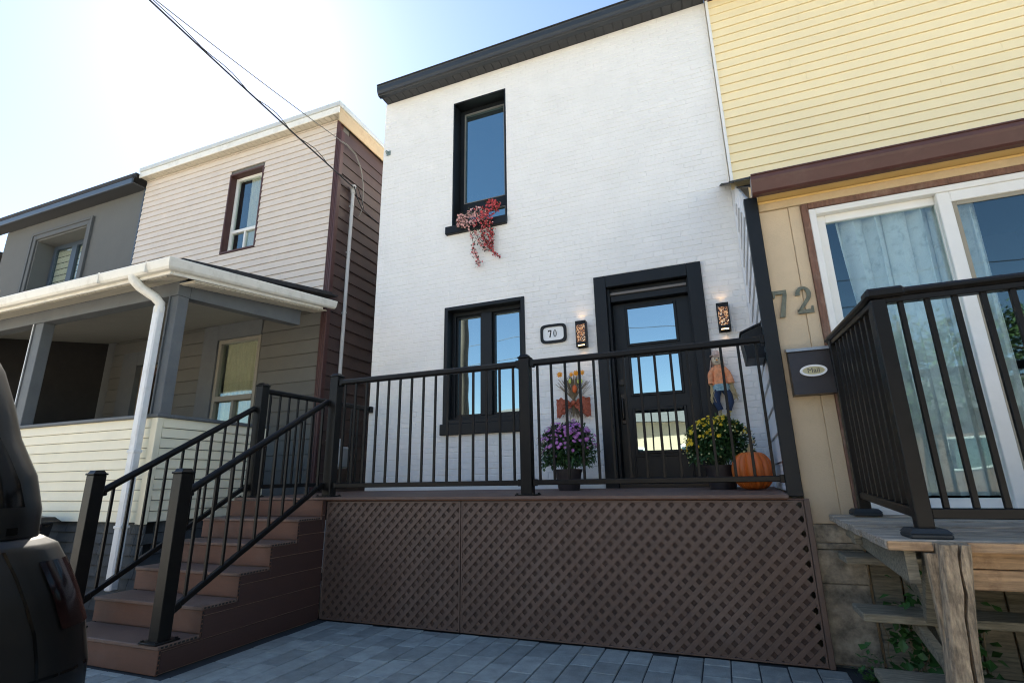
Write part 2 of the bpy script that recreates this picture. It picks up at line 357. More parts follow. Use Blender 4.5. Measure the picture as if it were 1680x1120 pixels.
# pavers: planks running away from the street, staggered joints
pv = MB().box(-.5, .5, -.5, .5, -.5, .5, 0.0)
x = -4.66; pw = 0.158; kcol = 0
pm = {}
while x + pw < 0.71:
    y = 1.0 + random.choice([-.02, 0.06, 0.13])
    ylim = 3.885 if x > -3.36 else 2.46
    first = True
    while y < ylim - 0.02:
        ln = random.choice([0.205, 0.305, 0.305])
        if first: ln *= random.uniform(.5, 1); first = False
        y1 = min(y + ln, ylim)
        key = (round(pw - .007, 3), round(y1 - y - .007, 3))
        if key[1] > 0.03:
            if key not in pm:
                t = MB().box(-key[0] / 2, key[0] / 2, -key[1] / 2, key[1] / 2, -0.03, 0.0, 0.004)
                me = bpy.data.meshes.new('paver'); me.from_pydata([tuple(v) for v in t.v], [], t.f)
                bm = bmesh.new(); bm.from_mesh(me); bmesh.ops.recalc_face_normals(bm, faces=bm.faces); bm.to_mesh(me); bm.free()
                me.materials.append(paver_m); pm[key] = me
            inst('paver', pm[key], drive, (x + pw / 2, (y + y1) / 2, 0.002 + random.uniform(-.0025, .0025)),
                 rot=(random.uniform(-.004, .004), random.uniform(-.006, .006), 0))
        y = y1
    x += pw; kcol += 1

# ================================================================== WHITE BRICK HOUSE (number 70)
D = 5.65
XL, XR, ZT = -4.263, 0.445, 6.84
h70 = root('white_brick_house', (XL, D, 0), 'white painted brick house with black window and door trim above the brown deck', 'house')
UW = (-3.06, -2.25, 4.47, 6.475)      # upper window opening
LW = (-3.147, -2.035, 1.80, 3.32)
DR = (-1.15, 0.03, 0.9, 3.40)
ops = [UW, LW, DR]
def holes_at(z0, z1): return sorted([(o[0], o[1]) for o in ops if o[2] < z1 - 1e-4 and o[3] > z0 + 1e-4])
core = MB()
zs = sorted({0.0, ZT, *[v for o in ops for v in o[2:]]})
for a, b in zip(zs[:-1], zs[1:]):
    xs = XL
    for h in holes_at(a, b) + [(XR, XR)]:
        if h[0] - xs > 1e-3: core.box(xs, h[0], D + 0.0042, D + 0.25, a, b)
        xs = h[1]
build('wall', core, white_paint, h70)
build('side_wall', MB().box(XL, XL + .2, D + .255, 13, 0, ZT).box(XR - .2, XR, D + .255, 13, 0, ZT), white_paint, h70)
build('interior', MB().box(XL + .205, XR - .205, D + .8, D + .85, .5, 6.7), room_m, h70)
# bricks
CH, BLN = 0.0655, 0.212
bricks = []
z = 0.93; row = 0
while z < ZT - 0.005:
    z1 = min(z + CH, ZT)
    segs = []; xs = XL
    for h in holes_at(z, z1) + [(XR, XR)]:
        if h[0] - xs > 0.02: segs.append((xs, h[0]))
        xs = max(xs, h[1])
    off = (row % 2) * BLN / 2 + (0.03 if row % 7 == 3 else 0)
    for (a, b) in segs:
        k = math.floor((a - XL - off) / BLN)
        x = XL + off + k * BLN
        while x < b:
            p, q = max(x, a), min(x + BLN, b)
            if q - p > 0.03: bricks.append((p, q, z, z1))
            x += BLN
    z = z1; row += 1
bricks.sort(key=lambda t: ((t[0] + t[1]) / 2) ** 2 + D * D + ((t[2] + t[3]) / 2 - CAM_H) ** 2)
bmesh_cache = {}
def brick_mesh(l, h):
    key = (round(l, 2), round(h, 3))
    if key not in bmesh_cache:
        t = MB().box(-l / 2 + .0035, l / 2 - .0035, -.0, .03, -h / 2 + .0035, h / 2 - .0035, 0.0035)
        me = bpy.data.meshes.new('brick'); me.from_pydata([tuple(v) for v in t.v], [], t.f)
        bm = bmesh.new(); bm.from_mesh(me); bmesh.ops.recalc_face_normals(bm, faces=bm.faces); bm.to_mesh(me); bm.free()
        me.materials.append(white_paint); bmesh_cache[key] = me
    return bmesh_cache[key]
rest = MB()
# keep bricks hidden by the deck floor out of the individual set
vis = [b for b in bricks if b[2] > 1.05]; hid = [b for b in bricks if b[2] <= 1.05]
for i, (p, q, a, b) in enumerate(vis):
    j = random.uniform(-.0015, .0015); tz = random.uniform(-.0010, .0010)
    if i < 300:
        inst('brick', brick_mesh(q - p, b - a), h70, ((p + q) / 2, D + j, (a + b) / 2 + tz), rot=(random.uniform(-.012, .012), 0, random.uniform(-.006, .006)))
    else:
        rest.box(p + .0035, q - .0035, D + j, D + .03, a + .0035 + tz, b - .0035 + tz, 0.0035)
for (p, q, a, b) in hid: rest.box(p + .0035, q - .0035, D, D + .03, a + .0035, b - .0035)
build('brickwork', rest, white_paint, h70, kind='stuff')

# upper window
def win_frame(mb, x0, x1, z0, z1, t, y0, y1, c=.004):
    mb.box(x0, x0 + t, y0, y1, z0, z1, c).box(x1 - t, x1, y0, y1, z0, z1, c)
    mb.box(x0 + t, x1 - t, y0, y1, z1 - t, z1, c).box(x0 + t, x1 - t, y0, y1, z0, z0 + t, c)
    return mb
uw = build('window', win_frame(MB(), UW[0] - .004, UW[1] + .004, UW[2] - .004, UW[3] + .004,   .022, D - .002, D + .25), black_trim, h70, label='tall upper window with black painted reveal')
f = MB(); win_frame(f, UW[0] + .018, UW[1] - .018, UW[2] + .018, UW[3] - .018, .07, D + .18, D + .26)
f.box(UW[0] + .088, UW[1] - .088, D + .175, D + .26, 4.745, 4.90, .004)
build('frame', f, black_trim, uw)
g = MB(); win_frame(g, UW[0] + .088, UW[1] - .088, 4.90, UW[3] - .088, .012, D + .178, D + .21, .002); win_frame(g, UW[0] + .088, UW[1] - .088, UW[2] + .088, 4.745, .012, D + .178, D + .21, .002)
build('glazing_bead', g, M('grey_bead', (0.18, 0.17, 0.15), 0.5), uw)
build('pane', MB().box(UW[0] + .09, UW[1] - .09, D + .21, D + .216, 4.895, UW[3] - .08), glass70, uw)
build('pane', MB().box(UW[0] + .09, UW[1] - .09, D + .21, D + .216, UW[2] + .08, 4.75), glass70, uw)
build('sill', MB().box(-3.14, -2.245, D - .055, D + .15, 4.357, 4.469, .006), black_trim, uw)
# lower window
lw = build('window', win_frame(MB(), LW[0], LW[1], 1.80, LW[3], .05, D - .012, D + .23), black_trim, h70, label='double casement window with thick black trim')
f = MB(); win_frame(f, LW[0] + .05, LW[1] - .05, 1.85, LW[3] - .05, .05, D + .12, D + .22)
xm = (-2.60); f.box(xm - .075, xm + .075, D + .105, D + .22, 1.90, LW[3] - .10, .004)
build('frame', f, black_trim, lw)
g = MB(); win_frame(g, LW[0] + .10, xm - .075, 1.90, LW[3] - .10, .028, D + .15, D + .21, .003); win_frame(g, xm + .075, LW[1] - .10, 1.90, LW[3] - .10, .028, D + .15, D + .21, .003)
build('sash', g, black_door, lw)
for (a, b) in ((LW[0] + .10, xm - .075), (xm + .075, LW[1] - .10)):
    build('pane', MB().box(a + .02, b - .02, D + .18, D + .186, 1.92, LW[3] - .12), glass70b, lw)
build('sill', MB().box(LW[0] - .02, LW[1] + .02, D - .05, D + .1, 1.665, 1.797, .006), black_trim, lw)
# door
dr = build('door', MB().box(-.985, -.13, 5.80, 5.845, 1.065, 3.10, .004), black_door, h70, label='black front door with three stacked glass lites')
s = MB(); win_frame_x = (-1.155, 0.035)
s.box(-1.155, -1.015, D - .04, D + .02, 1.02, 3.405, .004).box(-.115, .035, D - .04, D + .02, 1.02, 3.405, .004).box(-1.0149, -.1151, D - .0395, D + .0195, 3.262, 3.4045, .004)
build('surround', s, black_trim, dr)
s = MB().box(-1.0145, -.985, D + .021, D + .22, 1.03, 3.262, .002).box(-.13, -.1155, D + .021, D + .22, 1.03, 3.262, .002).box(-.985, -.13, D + .06, D + .22, 3.105, 3.262, .002)
build('jamb', s, black_trim, dr)
build('head_strip', MB().box(-.98, -.135, D + .035, D + .058, 3.18, 3.21, .003), M('weather_strip', (0.16, 0.15, 0.14), 0.5), dr)
for (a, b) in ((2.604, 3.019), (2.03, 2.44), (1.405, 1.838)):
    build('lite_frame', win_frame(MB(), -.845, -.270, a - .03, b + .03, .032, 5.786, 5.8005, .005), black_door, dr)
    build('pane', MB().box(-.814, -.301, 5.792, 5.7995, a, b), glass70b, dr)
build('door_panel', win_frame(MB(), -.86, -.255, 1.11, 1.36, .02, 5.79, 5.8005, .004), black_door, dr)
k = MB().tube([(-.935, 5.80, 2.165), (-.935, 5.765, 2.165)], .032, 16)
build('deadbolt', k, M('dark_bronze', (0.03, 0.027, 0.024), 0.35, metal=0.6), dr)
k = MB().tube([(-.938, 5.80, 1.98), (-.938, 5.745, 1.965), (-.938, 5.735, 1.87), (-.938, 5.745, 1.765), (-.938, 5.80, 1.75)], .013, 10)
k.box(-.965, -.911, 5.788, 5.80, 1.70, 2.04, .006)
build('handle', k, MATS['dark_bronze'], dr)
build('threshold', MB().box(-1.01, -.12, D - .02, D + .2, 1.022, 1.064, .004), MATS['dark_bronze'], dr)
# cornice, soffit, gutter, roof
cx0, cx1 = -4.24, 0.44
s = build('soffit', MB().box(cx0, cx1, 5.40, D + .05, 6.842, 6.862), soffit_dark, h70)
for i in range(38):
    xx = cx0 + .06 + i * .123
    B('soffit_slat', soffit_dark, s, xx - .054, xx + .054, 5.505, 5.648, 6.832, 6.8415, c=.004)
prof = [(5.50, 6.835), (5.44, 6.835), (5.415, 6.865), (5.40, 6.90), (5.392, 6.955), (5.385, 6.975), (5.405, 6.975), (5.50, 6.97)]
t = MB(); n = len(prof)
t.add([(cx0 - .02, y_, z_) for y_, z_ in prof] + [(cx1, y_, z_) for y_, z_ in prof], [tuple(range(n)), tuple(range(2 * n - 1, n - 1, -1))] + [(i, (i + 1) % n, (i + 1) % n + n, i + n) for i in range(n)])
build('gutter', t, M('charcoal_gutter', (0.022, 0.028, 0.035), 0.4, 0.15, 4), h70)
build('roof', MB().box(cx0, cx1, 5.42, 13, 6.978, 7.0).box(cx0 - .01, cx1, 5.37, 5.42, 6.977, 6.990), shingle_dark, h70)

# wing wall of white lap siding with a black end post
wing = root('privacy_wall', (.47, 3.95, 1.0), 'white lap sided privacy wall with black end post beside the pumpkin', 'wall')
def wx(y): return .415 + (.470 - .415) * (y - 3.98) / (D - 3.98)
z = 1.01
def wtop(y): return 3.16 + (y - 3.99) * (4.26 - 3.16) / (D - 3.99)
while z < 4.2:
    z1 = min(z + .205, 4.24)
    ya = 3.99 if z1 < 3.16 else 3.99 + (z1 - 3.16) / (4.26 - 3.16) * (D - 3.99)
    if D - ya > .06:
        build('siding_board', MB().hexa([(wx(ya) - .012, ya, z + .005), (wx(D) - .012, D - .004, z + .005), (wx(D) + .02, D - .004, z + .005), (wx(ya) + .02, ya, z + .005),
                                         (wx(ya) + .002, ya, z1), (wx(D) + .002, D - .004, z1), (wx(D) + .02, D - .004, z1), (wx(ya) + .02, ya, z1)]), white_lap, wing)
    z = z1
build('core', MB().hexa([(wx(3.99) + .021, 3.99, 1.0), (wx(D) + .021, D - .004, 1.0), (wx(D) + .04, D - .004, 1.0), (wx(3.99) + .04, 3.99, 1.0),
                         (wx(3.99) + .021, 3.99, 3.14), (wx(D) + .021, D - .004, 4.24), (wx(D) + .04, D - .004, 4.24), (wx(3.99) + .04, 3.99, 3.14)]), white_lap, wing)
build('party_block', MB().box(XR + .001, .62, D - .002, D + .3, 0.9, 4.27), white_lap, wing)
build('end_post', MB().box(.386, .478, 3.93, 3.99, .985, 3.165, .004), black_trim, wing)

# ================================================================== CREAM HOUSE (number 72)
W = 3.98
h72 = root('cream_siding_house', (.45, W, 0), 'cream vinyl sided house with brown eaves and a tan ground floor front', 'house')
X2 = 5.2
U = D - .03
build('wall', MB().box(.452, X2, U + .012, 12, 4.2, 6.82), cream_side, h72)
z = 4.285; i = 0
def lap(x0, x1, y, z0, z1, thick=.014):     # board whose lower edge stands proud towards -y
    h = (z1 - z0)
    z0 += .0048
    return MB().add([(x0, y, z0), (x0, y - thick, z0), (x0, y - thick, z0 + .010), (x0, y - .002, z1), (x0, y + .006, z1), (x0, y + .006, z0),
                     (x1, y, z0), (x1, y - thick, z0), (x1, y - thick, z0 + .010), (x1, y - .002, z1), (x1, y + .006, z1), (x1, y + .006, z0)],
                    [(0, 1, 2, 3, 4, 5), (11, 10, 9, 8, 7, 6), (0, 6, 7, 1), (1, 7, 8, 2), (2, 8, 9, 3), (3, 9, 10, 4), (4, 10, 11, 5), (5, 11, 6, 0)])
while z < 6.75:
    xj = random.uniform(.9, 4.8)
    build('siding_board', lap(.482, xj - .0008, U + random.uniform(-.0008, .0008), z, z + .1143), cream_side, h72)
    build('siding_board', lap(xj + .0008, X2, U + random.uniform(-.0008, .0008), z, z + .1143), cream_side, h72); z += .1143
build('edge_trim', MB().box(.449, .481, U - .03, U + .01, 4.27, 6.80, .003), white_frame, h72)
build('eave_gutter', MB().box(.452, X2, 5.30, 5.50, 6.80, 6.93, .01).box(.452, X2, 5.5, U + .01, 6.805, 6.825), brown_gutter, h72)
build('roof', MB().box(.452, X2, 5.30, 12, 6.935, 6.96), shingle_dark, h72)
# porch eave gutter (K profile) with soffit and fascia
gz = 3.112; gy = -.085
prof = [(3.93, gz), (3.885, gz), (3.868, gz + .012), (3.858, gz + .045), (3.845, gz + .085), (3.835, gz + .10), (3.833, gz + .13), (3.845, gz + .133), (3.93, gz + .125)]
prof = [(a + gy, b) for a, b in prof]
t = MB(); n = len(prof)
t.add([(.437, y_, z_) for y_, z_ in prof] + [(X2, y_, z_) for y_, z_ in prof], [tuple(range(n)), tuple(range(2 * n - 1, n - 1, -1))] + [(i, (i + 1) % n, (i + 1) % n + n, i + n) for i in range(n)])
build('porch_gutter', t, brown_gutter, h72)
build('gutter_lip', MB().bar((.437, 3.743, gz + .134), (X2, 3.743, gz + .134), .012, .012, .003), brown_gutter, h72)
def rslope(x0, x1, y0, y1, za, zb, th): return MB().hexa([(x0, y0, za), (x1, y0, za), (x1, y1, zb), (x0, y1, zb), (x0, y0, za + th), (x1, y0, za + th), (x1, y1, zb + th), (x0, y1, zb + th)])
build('porch_roof', rslope(.43, X2, 3.78, U - .016, gz + .128, 4.27, .018), shingle_dark, h72)
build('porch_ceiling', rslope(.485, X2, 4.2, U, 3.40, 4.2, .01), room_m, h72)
build('roof_flashing', MB().hexa([(.335, 5.30, 4.10), (.45, 5.20, 4.03), (.45, 5.645, 4.285), (.335, 5.645, 4.275), (.335, 5.30, 4.112), (.45, 5.20, 4.042), (.45, 5.645, 4.297), (.335, 5.645, 4.287)]), M('lead_flashing', (0.05, 0.047, 0.045), 0.6, 0.3, 12, 0.4, 40), h72)
build('porch_soffit', MB().box(.48, X2, 3.846, W + .02, 3.128, 3.14), soffit_tan, h72)
build('fascia_board', MB().box(.482, X2, W - .018, W + .01, 3.05, 3.127, .004), tan_board, h72)
build('fascia_strip', MB().box(.482, X2, W - .026, W - .0185, 3.105, 3.122, .003), soffit_tan, h72)
# ground floor panels
build('wall_panel', MB().box(.482, .678, W, W + .04, .815, 3.048, .003), tan_panel, h72)
build('batten', MB().box(.679, .757, W - .008, W + .04, .815, 3.047, .003), tan_panel, h72)
build('wall_core', MB().box(.482, .80, W + .041, W + .2, 0, 3.17).box(2.45, X2, W + .02, W + .2, 0, 3.17).box(.80, 2.45, W + .02, W + .2, 3.04, 3.17).box(.80, 2.45, W + .1, W + .2, 0, .86).box(.483, .60, W + .201, U, 0, 3.4), tan_panel, h72)
build('side_trim', MB().box(.758, .802, W - .03, W + .03, .845, 3.042, .004), old_trim, h72)
build('head_trim', MB().box(.803, 2.5, W - .028, W + .03, 3.0, 3.046, .005), old_trim, h72)
# sliding door
sl = build('sliding_door', win_frame(MB(), .803, 2.44, .865, 2.995, .045, W - .024, W + .09), white_frame, h72, label='white framed sliding glass door')
build('fixed_sash', win_frame(MB(), .848, 1.62, .91, 2.95, .058, W + .03, W + .07), white_frame, sl)
mv = MB(); win_frame(mv, 1.563, 2.395, .91, 2.95, .075, W - .015, W + .025); build('sliding_sash', mv, white_frame, sl)
build('pane', MB().box(.90, 1.57, W + .047, W + .053, .965, 2.90), glass72, sl)
build('pane', MB().box(1.63, 2.325, W + .003, W + .009, .98, 2.88), glass72, sl)
build('sash_gasket', win_frame(MB(), 1.638, 2.32, .985, 2.875, .028, W - .004, W + .003, .002), M('grey_gasket', (0.30, 0.27, 0.20), 0.6), sl)
build('interior', MB().box(.8, 2.5, W + 1.2, W + 1.25, .8, 3.1).box(.75, .8, W + .2, W + 1.2, .8, 3.1).box(2.5, 2.55, W + .2, W + 1.2, .8, 3.1).box(.8, 2.5, W + .2, W + 1.2, .8, .86).box(.8, 2.5, W + .2, W + 1.2, 3.05, 3.1), room_m, h72)
# foundation boards below the tan wall
for (a, b, c_, d_, o_) in ((.500, .80, .70, .812, 0), (.505, .775, .663, .698, .012), (.507, .77, .462, .660, .006), (.507, .765, .012, .459, .004)):
    build('foundation_board', MB().box(a, b, W + .005 - o_, W + .039, c_, d_, .004), hardboard, h72)
for i in range(12):
    a = .782 + i * .16
    build('foundation_plank', MB().box(a, a + .15, W + .012, W + .035, 0.012, .70 - (i % 3) * .01, .004), wood_old, h72)
# lace curtain
c = MB(); n = 120; V = []; F = []
for i in range(n + 1):
    u = i / n; X = .985 + u * .84
    for j in range(17):
        v = j / 16; zz = 2.95 - v * 1.97
        sweep = 0.0
        if u < .35: sweep = (.15 * (v ** 1.5)) * (1 - u / .35)
        ph = u * 2 * math.pi * 6.3 + .5 * math.sin(v * 2.5)
        fold = .048 * math.sin(ph) + .016 * math.sin(u * 61 + v * 2)
        V.append((X + sweep + .018 * math.sin(ph * 2), W + .118 + fold, zz))
for i in range(n):
    for j in range(16): F.append((i * 17 + j, (i + 1) * 17 + j, (i + 1) * 17 + j + 1, i * 17 + j + 1))
c.add(V, F); c.smooth = True
build('lace_curtain', c, curtain_m, label='pale sheer curtain hanging in folds behind the sliding glass door', cat='curtain')

# ---- numerals
def digit_polys(ch):
    if ch == '7':
        return [[(0, 1), (0, .74), (.07, .74), (.12, .86), (.45, .86), (.18, 0), (.42, 0), (.62, .80), (.62, 1)]]
    if ch == '2':
        out = []; N = 14
        o_ = [(.31 + .31 * math.cos(t), .70 + .30 * math.sin(t)) for t in [math.pi * (1.02 - 1.22 * i / N) for i in range(N + 1)]]
        i_ = [(.31 + .13 * math.cos(t), .70 + .20 * math.sin(t)) for t in [math.pi * (1.02 - 1.22 * i / N) for i in range(N + 1)]]
        for k in range(N): out.append([o_[k], o_[k + 1], i_[k + 1], i_[k]])
        out.append([o_[N], (.20, .14), (0, .14), (0, .10), i_[N]])
        out.append([(0, 0), (0, .14), (.52, .14), (.56, .26), (.63, .26), (.63, 0)])
        return out
    N = 24
    o_ = [(.31 + .31 * math.cos(2 * math.pi * i / N), .5 + .5 * math.sin(2 * math.pi * i / N)) for i in range(N)]
    i_ = [(.31 + .15 * math.cos(2 * math.pi * i / N), .5 + .44 * math.sin(2 * math.pi * i / N)) for i in range(N)]
    return [[o_[k], o_[(k + 1) % N], i_[(k + 1) % N], i_[k]] for k in range(N)]
def digit(mb, ch, x, z, s_, y0, y1, wd=1.0):
    for p in digit_polys(ch): mb.prism([(x + a * s_ * wd, z + b * s_) for a, b in p], y0, y1)
    return mb
build('house_numeral', digit(MB(), '7', .485, 2.205, .20, W - .022, W - .004, .72), brass_m, label='tarnished metal numeral seven on the tan wall', cat='numeral', group='metal house numerals')
build('house_numeral', digit(MB(), '2', .628, 2.215, .20, W - .022, W - .009, .80), brass_m, label='tarnished metal numeral two on the tan wall', cat='numeral', group='metal house numerals')

# ---- mailbox of 72
mb_ = root('mailbox', (.64, W - .06, 1.63), 'brown metal mailbox with oval plate reading Mail on the tan wall', 'mailbox')
build('box', MB().hexa([(.512, W - .11, 1.635), (.772, W - .11, 1.635), (.772, W - .005, 1.635), (.512, W - .005, 1.635), (.512, W - .085, 1.93), (.772, W - .085, 1.93), (.772, W - .005, 1.95), (.512, W - .005, 1.95)]), mail_brown, mb_)
build('lid', MB().hexa([(.505, W - .10, 1.932), (.779, W - .10, 1.932), (.779, W - .004, 1.952), (.505, W - .004, 1.952), (.505, W - .10, 1.952), (.779, W - .10, 1.952), (.779, W - .004, 1.972), (.505, W - .004, 1.972)]), silver_lid, mb_)
def ell(cx, cz, a, b, N=32): return [(cx + a * math.cos(2 * math.pi * i / N), cz + b * math.sin(2 * math.pi * i / N)) for i in range(N)]
pl_ = build('oval_plate', MB().prism(ell(.645, 1.79, .074, .034), W - .112, W - .092), M('brass_plate', (0.55, 0.50, 0.30), 0.3, 0.2, 20, metal=0.5), mb_)
build('rim', MB().ring(ell(.645, 1.79, .080, .039), ell(.645, 1.79, .066, .027), W - .117, W - .09), plaque_m, pl_)
cu = bpy.data.curves.new('mail_text', 'FONT'); cu.body = 'Mail'; cu.size = .046; cu.align_x = 'CENTER'; cu.extrude = .0015
to = bpy.data.objects.new('mail_lettering', cu); col.objects.link(to)
bpy.context.view_layer.update()
me = bpy.data.meshes.new_from_object(to.evaluated_get(bpy.context.evaluated_depsgraph_get())); bpy.data.objects.remove(to)
me.materials.clear(); me.materials.append(M('lettering_grey', (0.10, 0.10, 0.09), 0.5))
lt = inst('lettering', me, pl_, (.645, W - .1145, 1.776), rot=(R(90), 0, 0))

# ================================================================== DECK AND STAIRS (number 70)
deck = root('front_deck', (-3.4, 3.9, 0), 'brown composite deck with lattice skirt in front of the white brick house', 'deck')
SL = 0.014
y = 3.872; first = True
while y < D - .01:
    y1 = min(y + .138, D - .004); zz = 1.0 + (y - 3.872) * SL
    x0 = -4.45; x1 = .385 if y < 3.99 else wx(y) - .02
    build('deck_board', MB().box(x0, x1, y, y1 - .005, zz - .026, zz, .004), composite_deck, deck); y = y1
build('fascia', MB().box(-3.40, .47, 3.902, 3.918, .965, .973), composite, deck)
for xx in (-4.40, -3.36, -1.42, .40):
    build('support_post', MB().box(xx - .045, xx + .045, 4.05, 4.14, 0, .93), void_m, deck)
build('joist_frame', MB().box(-4.42, .38, 3.96, 4.0, .80, .965).box(-4.42, .38, 5.55, 5.59, .80, .965), void_m, deck)
build('trim_board', MB().box(.468, .500, 3.885, 3.93, 0.004, .972, .003), lattice_m, deck)
# lattice panels made of crossed strips
def clip(poly, x0, x1, z0, z1):
    def cl(P, f, ip):
        out = []
        for i in range(len(P)):
            a, b = P[i], P[(i + 1) % len(P)]
            if f(a): out.append(a)
            if f(a) != f(b): out.append(ip(a, b))
        return out
    for ax, v, sg in ((0, x0, 1), (0, x1, -1), (1, z0, 1), (1, z1, -1)):
        if not poly: return poly
        f = lambda p, ax=ax, v=v, sg=sg: (p[ax] - v) * sg >= 0
        def ip(a, b, ax=ax, v=v):
            t_ = (v - a[ax]) / (b[ax] - a[ax]); return (a[0] + (b[0] - a[0]) * t_, a[1] + (b[1] - a[1]) * t_)
        poly = cl(poly, f, ip)
    return poly
PIT, SW = .0885, .0435      # horizontal pitch and horizontal width of a strip
for (x0, x1) in ((-3.335, -1.994), (-1.986, .466)):
    z0, z1 = 0.006, .962
    pan = build('lattice_panel', win_frame(MB(), x0, x1, z0, z1, .012, 3.8965, 3.911, .002), lattice_m, deck)
    for dirn in (1, -1):
        k = x0 - (z1 - z0) - PIT
        while k < x1 + (z1 - z0) + PIT:
            a = k if dirn == 1 else k
            h_ = z1 - z0
            P = [(a, z0), (a + SW, z0), (a + SW + dirn * h_, z1), (a + dirn * h_, z1)]
            P = clip(P, x0 + .004, x1 - .004, z0 + .002, z1 - .002)
            if len(P) >= 3 and (max(p[0] for p in P) - min(p[0] for p in P)) > .03:
                yy = 3.8975 if dirn == 1 else 3.9035
                build('lattice_strip', MB().prism(P, yy, yy + .0055), lattice_m, pan)
            k += PIT
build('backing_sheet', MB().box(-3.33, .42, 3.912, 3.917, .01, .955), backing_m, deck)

ST_X0, ST_X1 = -4.455, -3.342
st = root('deck_stairs', (-3.9, 2.5, 0), 'five brown composite steps with side boards leading up to the deck', 'stairs')
TR, RI = .2685, .1675
for i in range(5):
    yf = 2.495 + i * TR; zt = RI * (i + 1) - .003
    nb = 'tread'
    build('tread', MB().box(ST_X0, ST_X1 + .004, yf - .012, yf + TR + .0, zt - .024, zt, .004), composite_deck, st)
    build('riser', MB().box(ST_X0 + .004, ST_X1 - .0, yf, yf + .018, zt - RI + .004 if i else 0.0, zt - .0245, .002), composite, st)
    # dark blocks paint in the shade of the hollow tread board ends
    e = MB()
    for q in range(9): e.box(ST_X1 + .003, ST_X1 + .0055, yf + .008 + q * .028, yf + .025 + q * .028, zt - .018, zt - .006)
    build('end_cell_shade', e, void_m, st, kind='stuff')
    e = MB()
    for q in range(5): e.box(ST_X1 - .001, ST_X1 + .0015, yf + .004, yf + .014, zt - RI + .012 + q * .027, zt - RI + .030 + q * .027)
    build('end_cell_shade', e, void_m, st, kind='stuff')
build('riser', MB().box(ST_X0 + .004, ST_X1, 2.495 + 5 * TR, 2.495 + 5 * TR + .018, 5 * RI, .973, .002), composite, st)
# side boards below each tread, one board per course
zc = [0.004, .128, .272, .416, .560, .704, .848, .97]
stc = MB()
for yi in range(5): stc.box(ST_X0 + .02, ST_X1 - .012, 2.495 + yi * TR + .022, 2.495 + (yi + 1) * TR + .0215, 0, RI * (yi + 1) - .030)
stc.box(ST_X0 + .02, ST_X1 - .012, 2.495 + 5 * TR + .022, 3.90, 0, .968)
build('stair_core', stc, M('pale_gap_highlight', (0.24, 0.15, 0.11), 0.7, 0.2), st)  # paler core painted to show as edge highlights in the side board gaps
for side, xs in (('r', ST_X1 - .0115), ('l', ST_X0)):
    for i in range(7):
        a, b = zc[i], zc[i + 1]
        # clipped against the stair outline
        P = [(2.515, 0), (3.897, 0)]
        up_ = [(3.897, .97), (3.84 + .02, .97)]
        pts = [(2.515 + 0, 0)]
        poly = [(2.515, a), (3.897, a), (3.897, b), (2.515, b)]
        # outline of the stairs in (y,z)
        for yi in range(5):
            ys = 2.495 + yi * TR + .02; ztop = RI * (yi + 1) - .028
            ye = 2.495 + (yi + 1) * TR + .019
            zz0, zz1 = a + .003, min(b - .003, ztop)
            if zz1 - zz0 > .003:
                # extend to the deck in one piece from the first tread high enough
                full = zz1 >= b - .004
                yend = 3.897 if full else ye
                build('side_board', MB().box(xs, xs + .0115, ys, yend, zz0, zz1, .0015), composite_shaded, st)
                if full: break
        else:
            if b > .84: build('side_board', MB().box(xs, xs + .0115, 3.862, 3.897, a + .003, b - .003, .0015), composite_shaded, st)

# ================================================================== RAILINGS (number 70)
RZ0, RZ1 = 1.078, 1.118       # bottom rail
RT1 = 2.085                   # top of top rail
def post(name, x_, y_, z0, z1, parent, s_=.045):
    p = build(name, MB().box(x_ - s_, x_ + s_, y_ - s_, y_ + s_, z0, z1, .004), rail_black, parent)
    c = MB().box(x_ - s_ - .007, x_ + s_ + .007, y_ - s_ - .007, y_ + s_ + .007, z1, z1 + .014, .004)
    c.add([(x_ - .042, y_ - .042, z1 + .014), (x_ + .042, y_ - .042, z1 + .014), (x_ + .042, y_ + .042, z1 + .014), (x_ - .042, y_ + .042, z1 + .014),
           (x_ - .03, y_ - .03, z1 + .034), (x_ + .03, y_ - .03, z1 + .034), (x_ + .03, y_ + .03, z1 + .034), (x_ - .03, y_ + .03, z1 + .034)],
          [(0, 1, 5, 4), (1, 2, 6, 5), (2, 3, 7, 6), (3, 0, 4, 7), (4, 5, 6, 7)])
    build('post_cap', c, rail_black, p)
    b = MB().box(x_ - .082, x_ + .082, y_ - .082, y_ + .082, z0, z0 + .012, .003)
    for sx in (-1, 1):
        for sy in (-1, 1): b.tube([(x_ + sx * .066, y_ + sy * .066, z0 + .012), (x_ + sx * .066, y_ + sy * .066, z0 + .021)], .009, 8)
    build('base_plate', b, rail_black, p)
    return p
def rail_profile_bar(mb, p0, p1, wd, ht):
    return mb.bar(p0, p1, wd, ht, .012)
fr_y = 3.965
fr = root('deck_railing', (-1.42, fr_y, 1.0), 'black metal front railing along the deck edge with two posts', 'railing')
PXL, PXM, PXR = -3.385, -1.435, .386
post('post', PXL, fr_y, 1.0, 2.115, fr); post('post', PXM, fr_y, 1.0, 2.10, fr)
